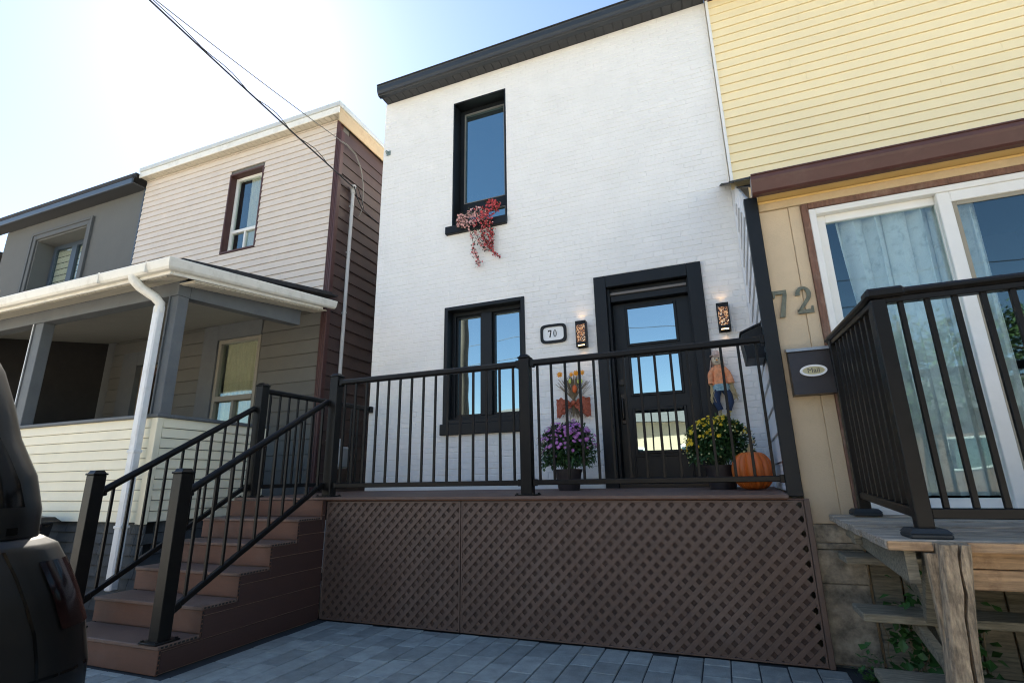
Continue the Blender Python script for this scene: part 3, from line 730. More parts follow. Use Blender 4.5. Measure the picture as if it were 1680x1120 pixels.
for a, b in ((PXL + .048, PXM - .048), (PXM + .048, PXR)):
    build('top_rail', rail_profile_bar(MB(), (a, fr_y, RT1 - .026), (b, fr_y, RT1 - .026), .052, .052), rail_black, fr)
    build('bottom_rail', MB().box(a, b, fr_y - .019, fr_y + .019, RZ0, RZ1, .005), rail_black, fr)
    n = round((b - a) / .122); s_ = (b - a) / n
    for i in range(n):
        xx = a + (i + .5) * s_
        build('baluster', MB().box(xx - .0095, xx + .0095, fr_y - .0095, fr_y + .0095, RZ1, RT1 - .051, .002), rail_black, fr)
    for e in (a, b):
        sg = 1 if e == a else -1
        build('bracket', MB().box(e, e + sg * .03, fr_y - .03, fr_y + .03, RT1 - .06, RT1 + .003, .004).box(e, e + sg * .03, fr_y - .024, fr_y + .024, RZ0 - .006, RZ1 + .006, .004), rail_black, fr)
# left side railing (deck edge towards the neighbour)
sx_ = -4.335
sr = root('deck_railing', (sx_, 4.6, 1.0), 'short black side railing running from the stair head back to the white wall', 'railing')
post('post', sx_, fr_y, 1.0, 2.10, sr)
a, b = fr_y + .048, D - .06
xe = -4.225
def sxy(y_): return sx_ + (xe - sx_) * (y_ - fr_y) / (D - fr_y)
build('top_rail', rail_profile_bar(MB(), (sxy(a), a, RT1 - .026), (sxy(b), b, RT1 - .026), .052, .052), rail_black, sr)
build('bottom_rail', MB().bar((sxy(a), a, 1.10), (sxy(b), b, 1.12), .038, .04, .005), rail_black, sr)
n = 13
for i in range(n):
    yy = a + (i + .5) * (b - a) / n
    build('baluster', MB().box(sxy(yy) - .0095, sxy(yy) + .0095, yy - .0095, yy + .0095, 1.12, RT1 - .051, .002), rail_black, sr)
build('bracket', MB().box(xe - .035, xe + .035, D - .06, D - .002, RT1 - .075, RT1 + .006, .005), rail_black, sr)
# stair handrails
def stair_rail(x_, lab, zlow_top, ylow, base):
    rt_ = root('stair_railing', (x_, ylow, base), lab, 'railing')
    post('post', x_, ylow, base, zlow_top, rt_)
    yb = fr_y - .048
    p0 = Vector((x_, ylow + .055, zlow_top - .118)); p1 = Vector((x_, yb - .005, 1.870))
    build('handrail', MB().tube([p0, p0 + (p1 - p0) * .5, p1], .027, 14), rail_black, rt_, smooth=True)
    q0 = Vector((x_, ylow + .05, base + .17)); q1 = Vector((x_, yb, 1.107))
    build('bottom_rail', MB().bar(q0, q1, .036, .04, .005), rail_black, rt_)
    n = 10
    for i in range(n):
        t_ = (i + .62) / n
        yy = p0.y + (p1.y - p0.y) * t_; zt = p0.z + (p1.z - p0.z) * t_ - .02; zb = q0.z + (q1.z - q0.z) * ((yy - q0.y) / (q1.y - q0.y)) + .018
        build('baluster', MB().box(x_ - .0095, x_ + .0095, yy - .0095, yy + .0095, zb, zt, .002), rail_black, rt_)
    for pp in (p0, p1):
        build('bracket', MB().bar(pp - Vector((0, .02 if pp is p0 else -.03, .022)), pp + Vector((0, .03 if pp is p0 else -.03, -.012)), .045, .035, .006), rail_black, rt_)
    build('bracket', MB().bar(q0 - Vector((0, .02, .01)), q0 + Vector((0, .05, .03)), .05, .05, .006).bar(q1 - Vector((0, .06, .04)), q1, .05, .05, .006), rail_black, rt_)
stair_rail(-3.435, 'black metal handrail on the stair side next to the lattice', 1.198, 2.558, RI - .003)
stair_rail(-4.36, 'black metal handrail on the stair side next to the grey neighbour porch', 1.205, 2.558, RI - .003)

# ================================================================== BEIGE AND GREY HOUSE (left neighbour)
XA, XB = -9.77, -5.10
h68 = root('beige_siding_house', (XB, D, 0), 'beige vinyl sided house with brown side wall and a grey covered porch', 'house')
W68 = (-7.49, -6.70, 4.885, 6.41)
def wall_holes(mb, x0, x1, y0, y1, z0, z1, holes):
    zs_ = sorted({z0, z1, *[v for h in holes for v in h[2:] if z0 < v < z1]})
    for a, b in zip(zs_[:-1], zs_[1:]):
        xs = x0
        for h in sorted([h for h in holes if h[2] < b - 1e-4 and h[3] > a + 1e-4]) + [(x1, x1, 0, 0)]:
            if h[0] - xs > 1e-3: mb.box(xs, h[0], y0, y1, a, b)
            xs = max(xs, h[1])
    return mb
L68 = (-7.22, -6.335, 1.86, 3.345)
D68 = (-9.22, -8.42, 1.1, 3.20)
build('wall', wall_holes(MB(), XA, XB - .02, D + .012, D + .2, 0, 6.87, [W68, L68, D68]), grey_lap, h68)
build('side_core', MB().box(XB - .2, XB - .012, D + .205, 12.5, 0, 6.87), brown_side, h68)
build('back_wall', MB().box(XA, XB - .3, 12, 12.2, 0, 6.87), brown_side, h68)
# upper siding boards, cut around the window
z = 3.62; c_ = .1143
while z < 6.86:
    z1 = min(z + c_, 6.868)
    cut = W68[2] < z1 - .03 and W68[3] > z + .03
    for (a, b) in ([(XA, W68[0]), (W68[1], XB - .095)] if cut else [(XA, XB - .095)]):
        xj = random.uniform(a + .3, b - .3)
        build('siding_board', lap(a, xj - .001, D, z, z1 - .0), beige_side, h68); build('siding_board', lap(xj + .001, b, D + random.uniform(-.0012, .0012), z, z1 - .0), beige_side, h68)
    z = z1
# grey lap siding inside the porch
z = 1.1
while z < 3.6:
    z1 = min(z + .205, 3.618)
    cuts = sorted([(h[0] - .13, h[1] + .0) if h is not L68 else (h[0] - .30, h[1] + .03) for h in (L68, D68) if h[2] - .1 < z1 and h[3] + .12 > z])
    xs = XA
    for h in cuts + [(XB - .095, XB)]:
        if h[0] - xs > .03: build('porch_siding_board', lap(xs, h[0], D, z, z1, .016), grey_lap, h68)
        xs = max(xs, h[1])
    z = z1
# brown side wall boards facing the white house
def lapx(x, y0, y1, z0, z1, th=.016):
    z0 += .0065
    return MB().add([(x, y0, z0), (x + th, y0, z0), (x + th, y0, z0 + .012), (x + .002, y0, z1), (x - .008, y0, z1), (x - .008, y0, z0),
                     (x, y1, z0), (x + th, y1, z0), (x + th, y1, z0 + .012), (x + .002, y1, z1), (x - .008, y1, z1), (x - .008, y1, z0)],
                    [(0, 1, 2, 3, 4, 5), (11, 10, 9, 8, 7, 6), (0, 6, 7, 1), (1, 7, 8, 2), (2, 8, 9, 3), (3, 9, 10, 4), (4, 10, 11, 5), (5, 11, 6, 0)])
z = .3
while z < 6.55:
    build('side_siding_board', lapx(XB, D + .055, 12.4, z, z + .192), brown_side, h68); z += .192
cb_ = MB().box(XB - .095, XB - .01, D - .022, D + .05, 0, 6.85, .006).box(XB - .0098, XB + .022, D - .026, D + .055, 0, 6.62, .006)
for k_ in range(3): cb_.box(XB - .085 + k_ * .028, XB - .07 + k_ * .028, D - .028, D - .0215, .1, 6.6, .002)
build('corner_board', cb_, brown_corner, h68)
# roof edge: fascia, perforated soffit, parapet cap
s = build('soffit', MB().box(XA - .02, XB + .02, 5.52, D, 6.87, 6.885), M('ivory_soffit', (0.62, 0.57, 0.46), 0.55, 0.06), h68)
for i in range(44):
    xx = XA + .05 + i * .107
    build('soffit_slat', MB().box(xx - .047, xx + .047, 5.525, D - .012, 6.861, 6.8695, .003), MATS['ivory_soffit'], s)
build('fascia', MB().box(XA - .03, XB + .05, 5.496, 5.5195, 6.852, 6.968, .005), ivory_metal, h68)
build('roof_cap', MB().box(XA - .03, XB + .07, 5.478, 5.58, 6.970, 7.055, .008).box(XB - .06, XB + .07, 5.581, 12.5, 6.970, 7.055, .008), M('pale_roof_flashing', (0.55, 0.57, 0.55), 0.45, 0.08), h68)
build('side_fascia', MB().box(XB + .023, XB + .05, 5.52, 12.5, 6.72, 6.968, .005), tan_board, h68)
build('roof', MB().box(XA, XB - .07, 5.6, 12.4, 6.95, 7.0), shingle_dark, h68)
# upper window
uw = build('window', win_frame(MB(), W68[0], W68[1], W68[2], W68[3], .03, D - .02, D + .17), brown_corner, h68, label='upper window set in a brown reveal')
f = MB(); win_frame(f, W68[0] + .03, W68[1] - .03, W68[2] + .03, W68[3] - .03, .05, D + .10, D + .16)
f.box(W68[0] + .08, W68[1] - .08, D + .095, D + .16, 5.30, 5.355, .003).box(-7.12, -7.085, D + .10, D + .155, W68[2] + .08, 5.30, .003)
build('frame', f, white_frame, uw)
build('pane', MB().box(W68[0] + .07, W68[1] - .07, D + .13, D + .134, W68[2] + .07, W68[3] - .07), glass68, uw)
def curtain(name, x0, x1, y, z0, z1, mat, waves, amp, lab):
    V, F = [], []; n = int(waves * 8); 
    for i in range(n + 1):
        u = i / n
        for j in range(6):
            v = j / 5; V.append((x0 + (x1 - x0) * u, y + amp * math.sin(u * waves * 2 * math.pi + v * .8) * (.6 + .4 * v), z1 + (z0 - z1) * v))
    for i in range(n):
        for j in range(5): F.append((i * 6 + j, (i + 1) * 6 + j, (i + 1) * 6 + j + 1, i * 6 + j + 1))
    mb = MB().add(V, F); mb.smooth = True
    return build(name, mb, mat, label=lab, cat='curtain')
curtain('curtain', -7.16, -6.74, D + .165, 4.92, 6.36, blind_m, 7, .014, 'white curtain behind the upper window with the brown reveal')
curtain('curtain', -7.10, -6.38, D + .085, 1.87, 3.36, lace_m, 10, .012, 'cream lace curtain in the porch window of the beige house')
build('room', MB().box(XA + .2, XB - .25, D + .6, D + .65, .5, 6.7), room_m, h68)
# porch window and door
pw_ = build('window', MB().box(-7.54, -7.22, D - .03, D + .02, 1.7, 3.60, .004).box(-7.2199, -6.31, D - .0295, D + .02, 3.345, 3.5995, .004), grey_paint, h68, label='porch window with wide grey trim')
f = MB(); win_frame(f, L68[0], L68[1], L68[2] - .06, L68[3], .06, D + .0, D + .10); f.box(L68[0] + .06, L68[1] - .06, D - .01, D + .1, 2.36, 2.44, .004).box(-6.80, -6.75, D + .0, D + .1, 1.86, 2.36, .004)
build('frame', f, M('taupe_frame', (0.26, 0.24, 0.19), 0.5, 0.1), pw_)
build('pane', MB().box(L68[0] + .05, L68[1] - .05, D + .05, D + .054, 1.85, L68[3] - .05), glass68, pw_)
d_ = build('door', MB().box(-9.08, -8.42, D + .08, D + .12, 1.1, 3.12, .004), M('brown_door', (0.085, 0.05, 0.035), 0.5, 0.2), h68, label='brown storm door inside the grey porch')
build('casing', MB().box(-9.46, -9.08, D - .03, D + .12, 1.1, 3.36, .004).box(-9.0799, -8.4, D - .0295, D + .12, 3.12, 3.3595, .004), grey_paint, d_)
for k_ in range(3): build('glass_strip', MB().box(-8.98 + k_ * .19, -8.84 + k_ * .19, D + .068, D + .079, 1.5, 2.95), glass68, d_)
build('storm_frame', win_frame(MB(), -9.075, -8.42, 1.12, 3.11, .045, D + .055, D + .078), M('bronze_frame', (0.20, 0.17, 0.12), 0.45), d_)
# porch
PYF = 3.45
porch = root('covered_porch', (XB, PYF, 0), 'grey covered porch with ivory sided half wall and ivory gutter', 'porch')
PXA = -14.4
build('floor', MB().box(PXA, XB - .03, PYF + .06, D - .02, .95, 1.08), grey_paint, porch)
z = .79
while z < 1.70:
    z1 = min(z + .0985, 1.775)
    build('siding_board', lap(PXA, XB - .07, PYF, z, z1, .013), ivory_side, porch)
    build('siding_board', lapx(XB, PYF + .05, 4.75, z, z1, .013), ivory_side, porch)
    z = z1
build('corner_trim', MB().box(XB - .068, XB + .018, PYF - .02, PYF + .045, .775, 1.775, .005), ivory_side, porch)
build('corner_trim', MB().box(XB - .01, XB + .018, 4.752, 4.80, .79, 1.775, .004), ivory_side, porch)
build('half_wall_core', MB().box(PXA, XB - .012, PYF + .012, PYF + .12, .79, 1.77).box(XB - .12, XB - .012, PYF + .121, 4.79, .79, 1.77), grey_paint, porch)
build('rail_cap', MB().box(PXA, XB + .03, PYF - .035, PYF + .13, 1.777, 1.812, .006), grey_paint, porch)
build('rail_cap', MB().box(XB - .14, XB + .03, PYF + .131, 4.82, 1.777, 1.812, .006), grey_paint, porch)
# shingles on the base below the half wall, individually cut
z = 0.0; r_ = 0
while z < .785:
    z1 = z + .098; xx = -9.2 + (r_ % 2) * .11
    while xx < XB - .02:
        wdt = random.choice([.19, .24, .28]); x1 = min(xx + wdt, XB - .005)
        if x1 - xx > .04: build('base_shingle', lap(xx + .002, x1 - .002, PYF + .05, z, z1, .016), grey_shingle, porch)
        xx += wdt
    yy = PYF + .06 + (r_ % 2) * .1
    while yy < 4.7:
        wdt = random.choice([.2, .26, .3]); build('base_shingle', lapx(XB - .05, yy + .002, min(yy + wdt, 4.8) - .002, z, z1, .016), grey_shingle, porch); yy += wdt
    z = z1; r_ += 1
build('base_core', MB().box(PXA, XB - .06, PYF + .062, PYF + .3, 0, .95).box(XB - .3, XB - .062, PYF + .301, 4.8, 0, .95), void_m, porch)
# columns
def column(x0, x1):
    build('column', MB().box(x0, x1, PYF + .0, PYF + .12, 1.812, 3.055, .005).box(x0 - .0, x0 + .02, PYF - .012, PYF - .001, 1.812, 3.055, .003), grey_paint, porch)
column(XB - .13, XB + .0); column(-7.60, -7.42)
build('column_facing', MB().box(-7.62, -7.602, PYF - .01, PYF + .10, 1.812, 3.055, .003), white_metal, porch)
# beams
build('beam', MB().box(PXA, XB + .0, PYF - .01, PYF + .13, 3.056, 3.235, .004), grey_paint, porch)
sb_ = MB().hexa([(XB - .13, PYF + .131, 3.056), (XB, PYF + .131, 3.056), (XB, 5.15, 3.20), (XB - .13, 5.15, 3.20), (XB - .13, PYF + .131, 3.25), (XB, PYF + .131, 3.25), (XB, 5.15, 3.48), (XB - .13, 5.15, 3.48)])
build('beam', sb_, grey_paint, porch)
def slope(x0, x1, y0, y1, za, zb, th): return MB().hexa([(x0, y0, za), (x1, y0, za), (x1, y1, zb), (x0, y1, zb), (x0, y0, za + th), (x1, y0, za + th), (x1, y1, zb + th), (x0, y1, zb + th)])
build('ceiling', slope(PXA, XB - .131, PYF + .131, D - .02, 3.226, 3.60, .015), ceil_m, porch)
build('soffit', slope(PXA, XB + .22, 3.20, PYF - .011, 3.158, 3.212, .010), MATS['ivory_soffit'], porch)
build('soffit', slope(XB + .001, XB + .22, PYF - .01, 5.40, 3.170, 3.447, .010), MATS['ivory_soffit'], porch)
sof = []
for i in range(62):
    xx = -9.2 + i * .07
    if xx < XB + .16: build('soffit_slat', slope(xx - .029, xx + .029, 3.215, PYF - .02, 3.152, 3.2005, .009), MATS['ivory_soffit'], porch)
for i in range(27):
    yy = PYF + .04 + i * .07; zz = 3.170 + (yy - PYF) * .142
    build('soffit_slat', slope(XB + .015, XB + .205, yy - .029, yy + .029, zz - .012, zz - .004, .008), MATS['ivory_soffit'], porch)
build('fascia', MB().box(PXA, XB + .235, 3.17, 3.199, 3.150, 3.20, .004), ivory_metal, porch)
build('fascia', slope(XB + .221, XB + .240, 3.20, 5.30, 3.150, 3.440, .05), ivory_metal, porch)
prof = [(a, b - .122) for a, b in [(3.168, 3.30), (3.12, 3.30), (3.10, 3.32), (3.088, 3.36), (3.08, 3.395), (3.082, 3.405), (3.10, 3.408), (3.168, 3.405)]]
t = MB(); n = len(prof)
t.add([(PXA, y_, z_) for y_, z_ in prof] + [(XB + .241 - (y_ - 3.168) * 1.0, y_, z_) for y_, z_ in prof], [tuple(range(n)), tuple(range(2 * n - 1, n - 1, -1))] + [(i, (i + 1) % n, (i + 1) % n + n, i + n) for i in range(n)])
build('gutter', t, ivory_metal, porch)
t = MB(); xo = XB + .242
t.add([(xo - (y_ - 3.168), y_ if y_ < 3.168 else 3.168, z_) for y_, z_ in prof] + [(xo - (y_ - 3.168), 5.48, z_ + .315) for y_, z_ in prof], [tuple(range(n)), tuple(range(2 * n - 1, n - 1, -1))] + [(i, (i + 1) % n, (i + 1) % n + n, i + n) for i in range(n)])
build('side_gutter', t, ivory_metal, porch)
for xs in (XB - .75, XB - .02): 
    build('gutter_joint', MB().box(xs, xs + .012, 3.076, 3.17, 3.175, 3.289, .002), ivory_metal, porch)
build('roof', slope(PXA, XB + .20, 3.11, D - .02, 3.288, 3.74, .02), shingle_dark, porch)
build('roof_edge', slope(XB + .12, XB + .205, 3.3, 5.5, 3.345, 3.735, .03), shingle_dark, porch)
build('partition_wall', MB().box(-10.0, -9.95, PYF + .05, D - .02, 1.0, 3.6), dark_partition, porch)
# downspout
dsx = -5.33
pts = [(dsx - .02, 3.13, 3.19), (dsx - .02, 3.135, 3.15), (dsx + .02, 3.19, 3.08), (dsx + .095, 3.30, 3.0), (dsx + .125, 3.345, 2.94), (dsx + .125, 3.35, 2.84)]
t = MB().tube(pts, [.047, .047, .047, .047, .046, .046], 10); build('downspout_elbow', t, ivory_metal, porch)
build('downspout', MB().box(dsx + .075, dsx + .165, 3.31, 3.385, .22, 2.92, .012), white_metal, porch)
build('downspout_strap', MB().box(dsx + .068, dsx + .172, 3.305, 3.39, 1.43, 1.46, .004).box(dsx + .068, dsx + .172, 3.305, 3.39, .75, .775, .004), white_metal, porch)

# ================================================================== GREY STUCCO HOUSE and farther house
h66 = root('stucco_house', (-12, D, 0), 'dark grey stucco house with blue black eave joined to the beige house', 'house')
W66 = (-13.15, -11.42, 4.5, 6.28)
build('wall', wall_holes(MB(), -14.4, XA - .01, D + .02, D + .15, 0, 6.70, [W66]), stucco_m, h66)
build('side_wall', MB().box(-14.4, -14.2, D + .151, 12, 0, 6.7), stucco_m, h66)
mo = win_frame(MB(), W66[0] - .16, W66[1] + .16, W66[2] - .16, W66[3] + .16, .06, D - .03, D + .019)
win_frame(mo, W66[0] - .10, W66[1] + .10, W66[2] - .10, W66[3] + .10, .10, D - .012, D + .0185, .006)
wn = build('window', mo, stucco_trim, h66, label='deep set window with moulded grey surround')
build('reveal', win_frame(MB(), W66[0], W66[1], W66[2], W66[3], .03, D + .021, D + .42), stucco_m, wn)
f = MB(); win_frame(f, W66[0] + .03, W66[1] - .03, W66[2] + .03, W66[3] - .03, .10, D + .33, D + .41); f.box(-12.45, -12.28, D + .32, D + .41, W66[2] + .13, W66[3] - .13, .004)
build('frame', f, blue_black, wn)
for a, b in ((W66[0] + .13, -12.45), (-12.28, W66[1] - .13)): build('pane', MB().box(a, b, D + .36, D + .364, W66[2] + .12, W66[3] - .12), glass68, wn)
bl = root('window_blind', (-12.3, D + .4, 4.5), 'white slatted blind in the stucco house window', 'blind')
for i in range(12): build('blind_slat', MB().box(-13.1, -11.45, D + .385, D + .389, 4.55 + i * .145, 4.55 + i * .145 + .125, 0), blind_m, bl)
build('room', MB().box(-13.3, -11.2, D + .8, D + .85, 4.2, 6.6), room_m, h66)
build('soffit', MB().box(-14.9, XA - .03, 5.42, D + .02, 6.705, 6.725), soffit_dark, h66)
build('fascia', MB().box(-14.92, XA - .03, 5.385, 5.419, 6.69, 6.80, .005), blue_black, h66)
build('roof_edge', MB().box(-14.92, XA - .03, 5.375, 5.43, 6.802, 6.86, .006).box(-14.92, XA - .03, 5.44, 6.2, 6.92, 6.94).box(-14.92, XA - .03, 5.43, 5.46, 6.84, 6.935), shingle_dark, h66)
build('edge_trim', MB().box(XA - .045, XA - .009, D - .012, D + .019, 3.6, 6.7, .003), blue_black, h66)
hf = root('brick_house', (-18, D, 0), 'brown house with blue eave at the far end beyond the stucco house', 'house')
build('wall', MB().box(-22, -15.6, D + .1, 12, 0, 6.35), M('far_brown_wall', (0.16, 0.10, 0.07), 0.8, 0.2), hf)
build('eave', MB().box(-22, -15.3, D - .3, D + .1, 6.35, 6.47, .005), blue_black, hf)
build('roof', MB().box(-22, -15.3, D - .3, 12, 6.475, 6.55), shingle_dark, hf)
# bare twigs in the porch gutter
tw = MB()
for k_ in range(7):
    p = Vector((-8.0 + random.uniform(-.3, .3), 3.13, 3.27)); q = [p]
    for j in range(4): p = p + Vector((random.uniform(-.05, .05), random.uniform(-.03, .03), random.uniform(.03, .09))); q.append(p)
    tw.tube(q, [.003, .0028, .0024, .002, .0015], 4)
    for j in (2, 3, 4): tw.leaf(q[j], (random.uniform(-1, 1), random.uniform(-1, 1), .4), (0, 0, 1), .03, .015)
build('gutter_weed', tw, twine_m, label='dry weed sprouting from the ivory porch gutter', cat='weed')

# ================================================================== CABLES, CONDUIT, METER
cm = root('service_mast', (-5.05, 5.95, 2.0), 'thin grey conduit mast strapped to the brown side wall', 'conduit')
build('pipe', MB().tube([(-5.045, 5.955, 1.1), (-5.045, 5.955, 5.66)], .027, 12), pipe_m, cm)
build('weather_head', MB().tube([(-5.045, 5.955, 5.64), (-5.045, 5.95, 5.70), (-5.02, 5.92, 5.74), (-4.98, 5.90, 5.72)], [.036, .042, .042, .034], 12), pipe_m, cm)
for zz in (3.6, 4.6, 5.4): build('strap', MB().box(-5.10, -5.01, 5.94, 5.97, zz, zz + .022, .003), pipe_m, cm)
def sag(a, b, s_, n=18): return [Vector(a).lerp(Vector(b), i / n) - Vector((0, 0, s_ * 4 * (i / n) * (1 - i / n))) for i in range(n + 1)]
Mst = Vector((-4.99, 5.92, 5.70))
def far_end(px, py, y, src, ext): A_ = PY(px, py, y); return src + (A_ - src) * ext
E1 = far_end(258, 0, 3.0, Mst, 2.6); E2 = far_end(272, 0, 3.0, Vector((-5.09, 5.62, 6.40)), 2.35)
build('overhead_cable', MB().tube(sag(Mst, E1, .10, 30), .011, 6), cable_m, label='thick black twisted service cable running to the grey conduit mast', cat='cable')
build('overhead_cable', MB().tube([p + Vector((.018 * math.sin(i * 1.3), 0, .02 * math.cos(i * 1.1))) for i, p in enumerate(sag(Mst + Vector((0, 0, .03)), E1 + Vector((.1, 0, .03)), .13, 60))], .006, 5), cable_m, label='thin black messenger wire twisted around the thick service cable', cat='cable')
build('overhead_cable', MB().tube(sag((-5.09, 5.61, 6.42), E2, .12, 30), .006, 6), cable_grey, label='thin grey communication wire running to the brown corner board', cat='cable')
lp = [(-5.09, 5.61, 6.42), (-5.06, 5.75, 6.42), (-5.05, 5.95, 6.38), (-5.05, 6.12, 6.2), (-5.05, 6.2, 5.95), (-5.05, 6.22, 5.7), (-5.05, 6.2, 5.45), (-5.05, 6.15, 5.35)]
build('drip_loop', MB().tube(lp, .007, 6).tube([(p[0] + .02, p[1] - .03, p[2] - .04) for p in lp], .005, 6), cable_grey, label='looped grey cable hanging on the brown side wall', cat='cable')
lp = [(-4.98, 5.90, 5.72), (-4.97, 5.98, 5.55), (-4.96, 6.1, 5.42), (-4.93, 6.3, 5.36), (-4.75, 6.3, 5.20), (-4.5, 6.2, 5.0), (-4.28, 6.05, 4.85)]
build('drip_loop', MB().tube(lp, .009, 6).tube([(-4.98, 5.90, 5.72), (-5.0, 6.02, 5.75), (-5.0, 6.12, 5.62), (-4.97, 6.15, 5.45)], .007, 6), cable_m, label='black drip loop cable from the mast head to the white house', cat='cable')
po = root('utility_pole', (E1.x, E1.y, 0), 'wooden utility pole on the street carrying the service cables', 'pole')
build('shaft', MB().tube([(E1.x, E1.y, 0), (E1.x, E1.y, E1.z + 1.2)], [.16, .11], 14), tree_bark, po)
build('cross_arm', MB().box(E1.x - .9, E1.x + .9, E1.y - .06, E1.y + .06, E1.z + .5, E1.z + .62, .01), tree_bark, po)
for zc_, lab_ in ((7.4, 'upper black street cable running along the road'), (6.5, 'lower black street cable running along the road')):
    build('street_cable', MB().tube(sag((-30, -9.5, zc_), (E1.x, -9.0, zc_), .5) + sag((E1.x + .01, -9.0, zc_), (22, -9.5, zc_), .6), .014, 6), cable_m, label=lab_, cat='cable')
gm = root('gas_meter', (-4.98, 6.0, 1.1), 'grey gas meter with regulator on the brown side wall', 'meter')
build('body', MB().box(-5.07, -4.88, 5.85, 6.1, 1.32, 1.62, .03), meter_m, gm)
build('regulator', MB().lathe([(.001, .0), (.07, .01), (.08, .04), (.05, .07), (.03, .12), (.001, .125)], (-4.97, 5.80, 1.66), 18), M('pale_regulator', (0.55, 0.54, 0.50), 0.5), gm)
build('riser_pipe', MB().tube([(-4.97, 5.80, 0.0), (-4.97, 5.80, 1.66)], .017, 10).tube([(-4.97, 5.80, 1.70), (-4.97, 5.97, 1.72), (-4.97, 5.97, 1.60)], .014, 10), pipe_m, gm)
hk = MB().box(-4.20, -4.13, D - .012, D - .001, 5.90, 5.98, .004).tube([(-4.165, D - .01, 5.95), (-4.165, D - .06, 5.95), (-4.165, D - .075, 5.93), (-4.165, D - .06, 5.905), (-4.165, D - .04, 5.91)], .010, 8)
build('wall_hook', hk, M('green_grey_metal', (0.20, 0.26, 0.25), 0.5), label='small grey metal cable hook on the upper white brick wall', cat='hook')

# ================================================================== DECK OF NUMBER 72
dk = root('weathered_deck', (.6, 3.3, 0), 'grey weathered wooden deck in front of the sliding glass door', 'deck')
def dz(y_): return .845 + (y_ - 2.73) * .025
y = 2.73; i = 0
while y < 3.93:
    y1 = min(y + .137, 3.945); zz = dz(y)
    xo = .600 + random.uniform(-.008, .008) - .0 * i
    build('deck_board', MB().box(xo, 4.6, y, y1 - .009, zz - .036, zz + random.uniform(-.003, .003), .004), wood_fresh if i < 0 else wood_grey, dk); y = y1; i += 1
build('rim_board', MB().box(.612, .768, 2.7145, 2.7285, .806, .842, .003).box(.885, 4.6, 2.7145, 2.7285, .804, .842, .003), wood_fresh, dk)
build('header_board', MB().box(.90, 4.6, 2.80, 2.84, .735, .802, .003), wood_fresh, dk)
build('header_board', MB().box(.88, 4.6, 2.795, 2.835, .655, .731, .003), wood_fresh, dk)
build('side_joist', MB().hexa([(.675, 2.76, .675), (.715, 2.76, .675), (.715, 3.92, .755), (.675, 3.92, .755), (.675, 2.76, .805), (.715, 2.76, .805), (.715, 3.92, .83), (.675, 3.92, .83)]), wood_old, dk)
build('joist_block', MB().box(.640, .674, 3.50, 3.60, .745, .815, .003), wood_old, dk)
for xx in (1.1, 1.6, 2.1, 2.6): build('joist', MB().box(xx, xx + .04, 2.84, 3.93, .66, .80, .003), wood_old, dk)
for xx in (2.2, 4.4): build('deck_leg', MB().box(xx, xx + .09, 2.85, 2.94, 0, .80, .004), wood_old, dk)
# leaning timber post, split by a long crack
tp = MB()
def tl(z_): return Vector((.7775 - .055 * (.845 - z_) / .5, 2.655, z_))
zz_ = [0.0, .1, .2, .3, .42, .5, .58, .66, .74, .80, .838]
cr = [random.uniform(-.005, .005) for _ in zz_]
for half in (0, 1):
    V, F = [], []
    for i, z_ in enumerate(zz_):
        o = tl(z_); wv = .098 + .004 * math.sin(z_ * 9)
        cxx = .058 + cr[i] + (.845 - z_) * .02
        gap = .0035 + .0015 * math.sin(i * 2.1)
        a, b = (0, cxx - gap) if half == 0 else (cxx + gap, wv)
        sft = random.uniform(-.0015, .0015); r_ = .010
        e0 = r_ if half == 0 else .002; e1 = r_ if half == 1 else .002
        V += [(o.x + a + e0, o.y + sft, z_), (o.x + b - e1, o.y + sft, z_), (o.x + b, o.y + (.012 if half == 1 else .03), z_), (o.x + b, o.y + .085, z_), (o.x + a, o.y + .085, z_), (o.x + a, o.y + (.012 if half == 0 else .03), z_)]
    for i in range(len(zz_) - 1):
        for k in range(6): F.append((i * 6 + k, i * 6 + (k + 1) % 6, (i + 1) * 6 + (k + 1) % 6, (i + 1) * 6 + k))
    F += [tuple(range(6)), tuple(range(len(V) - 6, len(V)))]
    tp.add(V, F)
tp.box(.735, .80, 2.70, 2.737, .02, .80)
build('timber_post', tp, wood_timber, label='cracked leaning square timber post at the weathered deck front', cat='post')
# old open steps below
os_ = root('old_wooden_steps', (.62, 3.5, 0), 'old mossy open wooden steps under the weathered deck', 'stairs')
for (yf, yb, zt, x0) in ((3.70, 3.935, .655, .615), (3.475, 3.735, .405, .612), (3.22, 3.47, .155, .615)):
    build('tread', MB().box(x0, 2.3, yf, yb, zt - .04, zt, .005), wood_old, os_)
for xx in (.93, 1.9):
    build('stringer', MB().add([(xx, 3.17, 0.0), (xx, 3.38, 0.0), (xx, 3.93, .52), (xx, 3.93, .70), (xx, 3.86, .70), (xx + .04, 3.17, 0.0), (xx + .04, 3.38, 0.0), (xx + .04, 3.93, .52), (xx + .04, 3.93, .70), (xx + .04, 3.86, .70)],
                               [(0, 1, 2, 3, 4), (9, 8, 7, 6, 5), (0, 5, 6, 1), (1, 6, 7, 2), (2, 7, 8, 3), (3, 8, 9, 4), (4, 9, 5, 0)]), wood_old, os_)
build('brace', MB().bar((.86, 3.10, .78), (.90, 3.45, .40), .05, .05, .004).bar((.86, 3.55, .36), (.93, 3.25, .16), .045, .05, .004), wood_old, os_)

